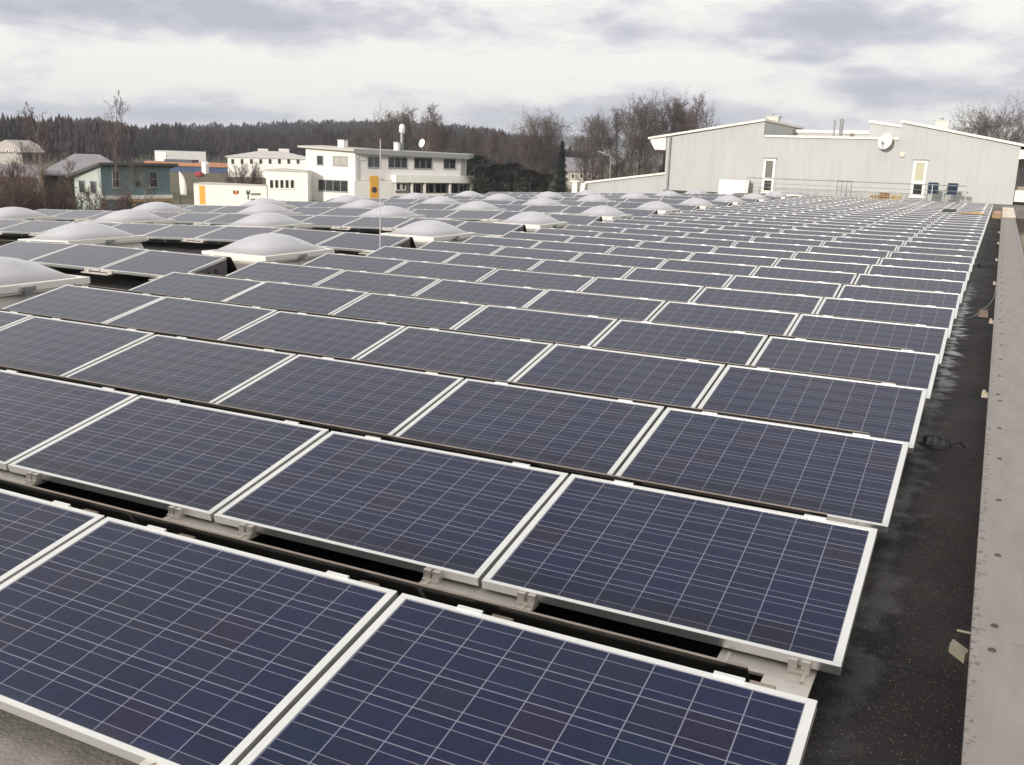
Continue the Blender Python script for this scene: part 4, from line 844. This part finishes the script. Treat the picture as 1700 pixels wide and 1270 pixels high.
# ------------------------------------------------------------------ trees
def bare_tree_mesh(seed, h, spread, fork, levels=(15, 6, 5, 3), droop=0.0, tr=.22, up=.55):
    """two MBs: trunk with main limbs, and the crown of finer branches"""
    rr = random.Random(seed); T = MB(); K = MB()
    def vec(d, ang):
        a = rr.uniform(0, 2*math.pi); p = d.orthogonal().normalized(); q = d.cross(p)
        return (d*math.cos(ang) + (p*math.cos(a)+q*math.sin(a))*math.sin(ang)).normalized()
    def grow(p, d, ln, r0, lv):
        nseg = (7, 4, 3, 2, 2)[lv]; pts = [p.copy()]; rad = [r0]
        for i in range(nseg):
            wob = (.05, .16, .22, .28, .3)[lv]
            tro = (.0, up*.22, up*.2, .06-droop, -.05-droop)[lv]
            d = (d + Vector((rr.gauss(0, wob), rr.gauss(0, wob), rr.gauss(0, wob)*.6+tro))).normalized()
            p = p + d*(ln/nseg); pts.append(p.copy()); rad.append(r0*(1-.85*(i+1)/nseg))
        (T if lv <= 1 else K).tube(pts, rad, (7, 5, 4, 3, 3)[lv], cap=False)
        if lv >= len(levels): return
        n = levels[lv]
        for i in range(n):
            t = (fork + (1-fork)*(i+rr.random())/n) if lv == 0 else (.25+.75*(i+rr.random())/n)
            f = t*nseg; k = min(nseg-1, int(f)); q = pts[k].lerp(pts[k+1], f-k)
            dd = (pts[k+1]-pts[k]).normalized()
            if lv == 0:
                prof = spread*(.35+1.1*math.sin(math.pi*min(1, (t-fork)/(1-fork)*.86+.12)))*h*.34
                grow(q, vec(dd, R(rr.uniform(30, 62))), prof*rr.uniform(.7, 1.2), max(.03, r0*(1-.8*t)*.5), 1)
            else:
                grow(q, vec(dd, R(rr.uniform(22, 60))), ln*rr.uniform(.32, .58), max(.017, r0*.45), lv+1)
    grow(Vector((0, 0, 0)), Vector((0, 0, 1)), h, tr, 0)
    return T, K
PROTO = {}
def tree_kind(kind):
    if kind in PROTO: return PROTO[kind]
    if kind == 'birch': T, K = bare_tree_mesh(3, 12, .6, .2, (30, 8, 6, 3), .10, .15, .6); ms = (BARKB, TWIGR)
    elif kind == 'sparse_birch': T, K = bare_tree_mesh(4, 12, .42, .3, (20, 6, 5, 2), .03, .08, .6); ms = (BARKB, TWIGR)
    elif kind == 'tall': T, K = bare_tree_mesh(11, 12, .7, .16, (28, 8, 6, 3), 0, .20, .75); ms = (BARK, TWIG)
    elif kind == 'tall2': T, K = bare_tree_mesh(23, 12, .8, .14, (28, 8, 6, 3), 0, .22, .7); ms = (BARK, TWIG)
    elif kind == 'round': T, K = bare_tree_mesh(31, 12, 1.25, .10, (52, 9, 6, 4), 0, .26, .42); ms = (BARK, TWIG)
    elif kind == 'shrub':
        T = MB(); K = MB(); rr = random.Random(5)
        for i in range(12):
            a = rr.uniform(0, 6.28); d = Vector((math.cos(a)*.5, math.sin(a)*.5, rr.uniform(.9, 1.6))).normalized(); p = Vector((rr.gauss(0, .35), rr.gauss(0, .35), 0)); pts = [p.copy()]; L0 = rr.uniform(7, 12)
            for k in range(5):
                d = (d+Vector((rr.gauss(0, .12), rr.gauss(0, .12), .04))).normalized(); p = p+d*L0/5; pts.append(p.copy())
                for q in range(7):
                    s0 = pts[-2].lerp(pts[-1], rr.random()); dd = (d+Vector((rr.gauss(0, .6), rr.gauss(0, .6), rr.gauss(.15, .3)))).normalized(); l = rr.uniform(1, 3.2); e0 = s0+dd*l; K.tube([s0, s0+dd*l*.5+Vector((0, 0, .1)), e0], [.05, .04, .015], 3, cap=False)
                    for z_ in range(3):
                        s1 = s0+dd*l*rr.random(); d2 = (dd+Vector((rr.gauss(0, .7), rr.gauss(0, .7), rr.gauss(.1, .4)))).normalized(); K.tube([s1, s1+d2*rr.uniform(.5, 1.5)], [.032, .012], 3, cap=False)
            T.tube(pts, [.11, .1, .08, .06, .05, .03], 4, cap=False)
        ms = (BARK, TWIGR)
    elif kind in ('conifer', 'evergreen'):
        T = MB(); K = MB(); rr = random.Random(9 if kind == 'conifer' else 10); T.tube([(0, 0, 0), (0, 0, 6), (0, 0, 11.6)], [.2, .12, .02], 7)
        for i in range(5200):
            if kind == 'conifer': z = 12*(rr.random()**1.25)*.96+.4; tier = (1+.28*math.sin(z*5.2)); rad = (1.75*(1-z/12.3)+.05)*tier
            else: z = rr.uniform(.2, 11.8); tz = z/12; rad = 3.6*math.sin(math.pi*(tz*.8+.16))**.8*(1+.3*noise.noise(Vector((z*.5, 1, 2))))
            a = rr.uniform(0, 6.28); f = math.sqrt(rr.uniform(.12, 1)); rad *= (1+.35*noise.noise(Vector((math.cos(a)*1.6, math.sin(a)*1.6, z*.6))))
            p = Vector((math.cos(a)*rad*f, math.sin(a)*rad*f, z)); o_ = Vector((math.cos(a), math.sin(a), -.5 if kind == 'conifer' else rr.uniform(-.4, .6)))*rr.uniform(.18, .42); s_ = Vector((-math.sin(a), math.cos(a), rr.uniform(-.3, .3)))*rr.uniform(.07, .17)
            K.quad([p-s_, p+s_, p+o_+s_*.3, p+o_-s_*.3])
        ms = (BARK, NEEDLE)
    zs = sorted(v.z for v in K.v); top = zs[int(len(zs)*(.997 if kind in ('conifer', 'evergreen', 'shrub') else .988))]
    PROTO[kind] = (T.build('trunk', ms[0]), K.build('crown', ms[1]), top)
    return PROTO[kind]
NAMES = {'birch': 'birch_tree', 'sparse_birch': 'birch_tree', 'tall': 'bare_tree', 'tall2': 'bare_tree', 'round': 'bare_tree', 'shrub': 'bare_shrub', 'conifer': 'conifer', 'evergreen': 'evergreen_tree'}
TRUSED = set()
def tree(kind, px, top_y, D, label, group=None, wide=1.0, base=None):
    g = ground(px, D, top_y+45); zb = GZ if base is None else base; h = at(px, top_y, D).z - zb
    T, K, top = tree_kind(kind)
    t = thing(NAMES[kind], label, 'shrub' if kind == 'shrub' else 'tree', (g.x, g.y, zb), (0, 0, rnd.uniform(0, 6.28)), group)
    s = h/top; t.scale = (s*wide, s*wide, s)
    for i, src in enumerate((T, K)):
        o = src if kind not in TRUSED else src.copy()
        if kind in TRUSED: COL.objects.link(o)
        o.parent = t
    TRUSED.add(kind)
    return t
# the bare trees between the white house and the grey building, and the others around
tree('sparse_birch', 183, 152, 64, 'thin pale birch rising high in front of the teal house', wide=.65)
tree('sparse_birch', 68, 172, 66, 'thin bare birch above the left shrubs, in front of the wooded hill', wide=.9)
for px_, ty_, lb_ in ((112, 262, 'slender bare sapling before the pale green gable of the teal house'), (243, 270, 'slender bare sapling near the right-hand window of the teal house'), (30, 236, 'bare slender tree in front of the white gabled house at the left')): tree('sparse_birch', px_, ty_, 62, lb_, wide=1.1)
tree('sparse_birch', 216, 262, 62, 'short slender young tree in front of the round window of the teal house', wide=.7)
GR = 'bare trees behind the white house'
for px, ty, D, kd, wd, lb in [(640, 205, 150, 'tall', 1.2, 'bare brown tree directly left of the silver flue, behind the white house'), (662, 184, 155, 'tall2', 1.1, 'reddish bare tree right behind the silver flue'), (684, 182, 150, 'tall', 1.1, 'bare tree between the silver flue and the roof dish'),
                              (703, 174, 140, 'birch', .8, 'tall pale birch behind the dish on the white house roof'), (724, 205, 150, 'tall2', 1.0, 'bare tree right of the pale birch, behind the white house'), (745, 212, 145, 'tall', 1.1, 'bare tree behind the right end of the white house roof'),
                              (610, 212, 165, 'tall2', 1.1, 'bare tree behind the upper windows in the middle of the white house'), (585, 222, 170, 'tall', 1.1, 'lower bare tree behind the square chimney of the white house')]: tree(kd, px, ty, D, lb, GR, wd)
GR = 'bare trees between the white house and the conifer'
for px, ty, D, kd, wd, lb in [(778, 213, 140, 'tall', 1.1, 'bare tree just right of the white house, tallest of its neighbours'), (802, 214, 150, 'tall2', 1.0, 'bare tree second to the right of the white house'), (826, 216, 140, 'tall', 1.0, 'bare tree third to the right of the white house'), (850, 232, 150, 'tall2', 1.0, 'lower bare tree left of the big round-crowned tree'), (908, 250, 130, 'tall', 1.1, 'low bare tree between the round-crowned tree and the conifer')]: tree(kd, px, ty, D, lb, GR, wd)
tree('round', 886, 191, 126, 'big bare tree with a rounded fan-shaped crown left of the dark conifer', wide=.85)
tree('conifer', 932, 234, 112, 'slim dark pointed conifer left of the low grey wing', wide=.95)
GR = 'dark evergreens right of the white house'
for px, ty, wd, lb in [(790, 258, 2.2, 'dark evergreen touching the right end of the white house veranda'), (803, 276, 2.2, 'lower dark evergreen next to the veranda evergreen'), (826, 272, 2.2, 'dark evergreen below the bare trees, halfway to the round-crowned tree'), (850, 270, 2.2, 'dark evergreen left of the trunk of the round-crowned tree'), (876, 282, 2.4, 'low dark evergreen at the foot of the round-crowned tree'), (904, 288, 2.4, 'low dark evergreen left of the conifer')]: tree('evergreen', px, ty, 138 if px < 800 else 120, lb, GR, wd)
GR = 'bare trees left of the grey building'
for i, (px, ty, D, kd, wd) in enumerate([(976, 224, 120, 'tall2', .9), (990, 196, 116, 'tall', 1.0), (1008, 190, 112, 'tall2', .9), (1026, 184, 118, 'birch', 1.0), (1044, 182, 112, 'tall', .95), (1062, 170, 116, 'tall2', .85), (1080, 164, 110, 'tall', .9), (1098, 163, 114, 'tall2', .85), (1116, 168, 118, 'birch', 1.0), (1136, 186, 112, 'tall', .9), (1152, 184, 118, 'tall2', .8), (1168, 158, 110, 'birch', .6)]):
    tree(kd, px, ty, D, 'bare winter tree %s from the left in the grove left of the grey building' % ORD[i], GR, wd)
tree('round', 1657, 180, 100, 'bare dome-shaped tree behind the right wing of the grey building', wide=.75)
tree('round', 1722, 205, 110, 'bare tree at the right edge behind the grey building', wide=.7)
GR = 'bare shrubs at the left edge of the roof'
for i, (px, ty, D, wd) in enumerate([(-8, 266, 52, .8), (14, 272, 58, .8), (34, 262, 60, .75), (52, 272, 54, .8), (72, 288, 58, .8), (92, 300, 55, .9), (112, 306, 56, .9), (134, 310, 58, 1.0), (158, 308, 56, 1.0), (184, 312, 55, 1.1), (206, 316, 57, 1.1)]):
    tree('shrub', px, ty, D, 'reddish bare shrub beyond the roof edge, %s from the left side of the photo' % ORD[i], GR, wd)
GR = 'bare shrubs in front of the pillared house'
for i, (px, ty) in enumerate([(384, 282), (400, 268), (416, 266), (431, 274)]):
    tree('shrub', px, ty, 130, 'bare brown shrub %s from the left in front of the pillared house' % ORD[i], GR, .8)

# ------------------------------------------------------------------ woods on the hills
def hill_ground(px, d):
    a = math.atan((px-850)/F); dx = R0*math.sin(a)+Vector((-sy_, cy_, 0))*math.cos(a)
    return Vector((EYE.x, EYE.y, 0))+dx*d+Vector((0, 0, GZ+hill_h(px, d)))
def fir(mb, p, h, w_, rr):
    n = 6; a0 = rr.uniform(0, 6)
    for (z0, z1, f) in ((.08, .55, 1.0), (.35, .8, .72), (.6, 1.0, .45)):
        b = len(mb.v)
        for k in range(n):
            a = a0+6.283*k/n; q = w_*f*rr.uniform(.7, 1.2); mb.v.append(p+Vector((math.cos(a)*q, math.sin(a)*q, h*z0*rr.uniform(.85, 1.1))))
        mb.v.append(p+Vector((0, 0, h*z1)))
        for k in range(n): mb.f.append((b+k, b+(k+1) % n, b+n)); mb.mi.append(rr.randrange(2))
def broad(mb, p, h, w_, rr):
    for i in range(34):
        a = rr.uniform(0, 6.283); z = rr.uniform(.25, 1); q = w_*math.sqrt(max(0, 1-((z-.58)/.45)**2))*rr.uniform(.3, 1)
        c = p+Vector((math.cos(a)*q, math.sin(a)*q, h*z)); s_ = h*.07*rr.uniform(.5, 1.5)
        mb.quad([c+Vector((-s_*.6, 0, -s_)), c+Vector((s_*.5, s_*.3, -s_*.7)), c+Vector((s_*.5, -s_*.3, s_*1.6))], rr.randrange(2))
    mb.tube([p, p+Vector((0, 0, h*.9))], [.3, .08], 3, 0, cap=False)
rr = random.Random(21); FIR = MB(); BRD = MB()
for d in [300, 330, 365, 400, 435, 470, 500, 535, 570, 610, 650, 690, 730, 775, 820, 865, 900, 940]:
    px = -80.0
    while px < 965:
        px += rr.uniform(2.2, 6.5)*(700/d)**.8
        dd = d+rr.uniform(-18, 18)
        if px < 250: conif = rr.random() < .25
        else: conif = rr.random() < (.95 if d > 560 else .6)
        if d > 780 and 236 < px < 252: continue
        if d < 400 and 225 < px < 520: continue
        if d < 520: conif = False
        fade = 1-sstep(840, 965, px)*.35
        p = hill_ground(px, dd); h = rr.uniform(9, 14)*fade
        if conif: (fir(FIR, p, h*rr.uniform(.8, 1.05), h*.26, rr) if rr.random() < .45 else broad(FIR, p, h*rr.uniform(.7, .95), h*.33, rr))
        else: broad(BRD, p, h*.9, h*.36, rr)
FIRM = [mat('fir_dark', (.011, .012, .013), .9, var=.3, vscale=.02), mat('fir_green', (.016, .018, .016), .9, var=.3, vscale=.02)]
BRDM = [mat('brush_brown', (.040, .026, .025), .9, var=.3, vscale=.02), mat('brush_dark', (.026, .018, .019), .9, var=.3, vscale=.02)]
tag(FIR.build('fir_forest', FIRM), 'dark fir forest covering the long hill on the horizon', 'forest', kind='stuff')
tag(BRD.build('bare_woodland', BRDM), 'reddish brown leafless woodland on the slopes of the hill', 'woodland', kind='stuff')
FF = MB()
for d in (2350, 2450, 2550, 2650):
    px = 700.0
    while px < 1230:
        px += rr.uniform(2, 4.5); fir(FF, hill_ground(px, d), rr.uniform(16, 26), 5, rr)
tag(FF.build('distant_forest', FIRM), 'bluish wooded ridge far away behind the conifer', 'forest', kind='stuff')

# ------------------------------------------------------------------ haze
HZ = True
if HZ:
    mb = MB(); mb.box(-3600, 3200, -60, 4000, GZ-1.5, 95)
    hm = bpy.data.materials.new('haze'); hm.use_nodes = True; t = hm.node_tree; t.nodes.clear()
    o_ = nd(t, 'ShaderNodeOutputMaterial'); v_ = nd(t, 'ShaderNodeVolumePrincipled'); v_.inputs['Color'].default_value = (.80, .87, 1, 1); v_.inputs['Density'].default_value = 0.00024; v_.inputs['Anisotropy'].default_value = 0.0
    t.links.new(v_.outputs[0], o_.inputs['Volume'])
    tag(mb.build('haze', hm), kind='stuff')
print('PANELS', NP)
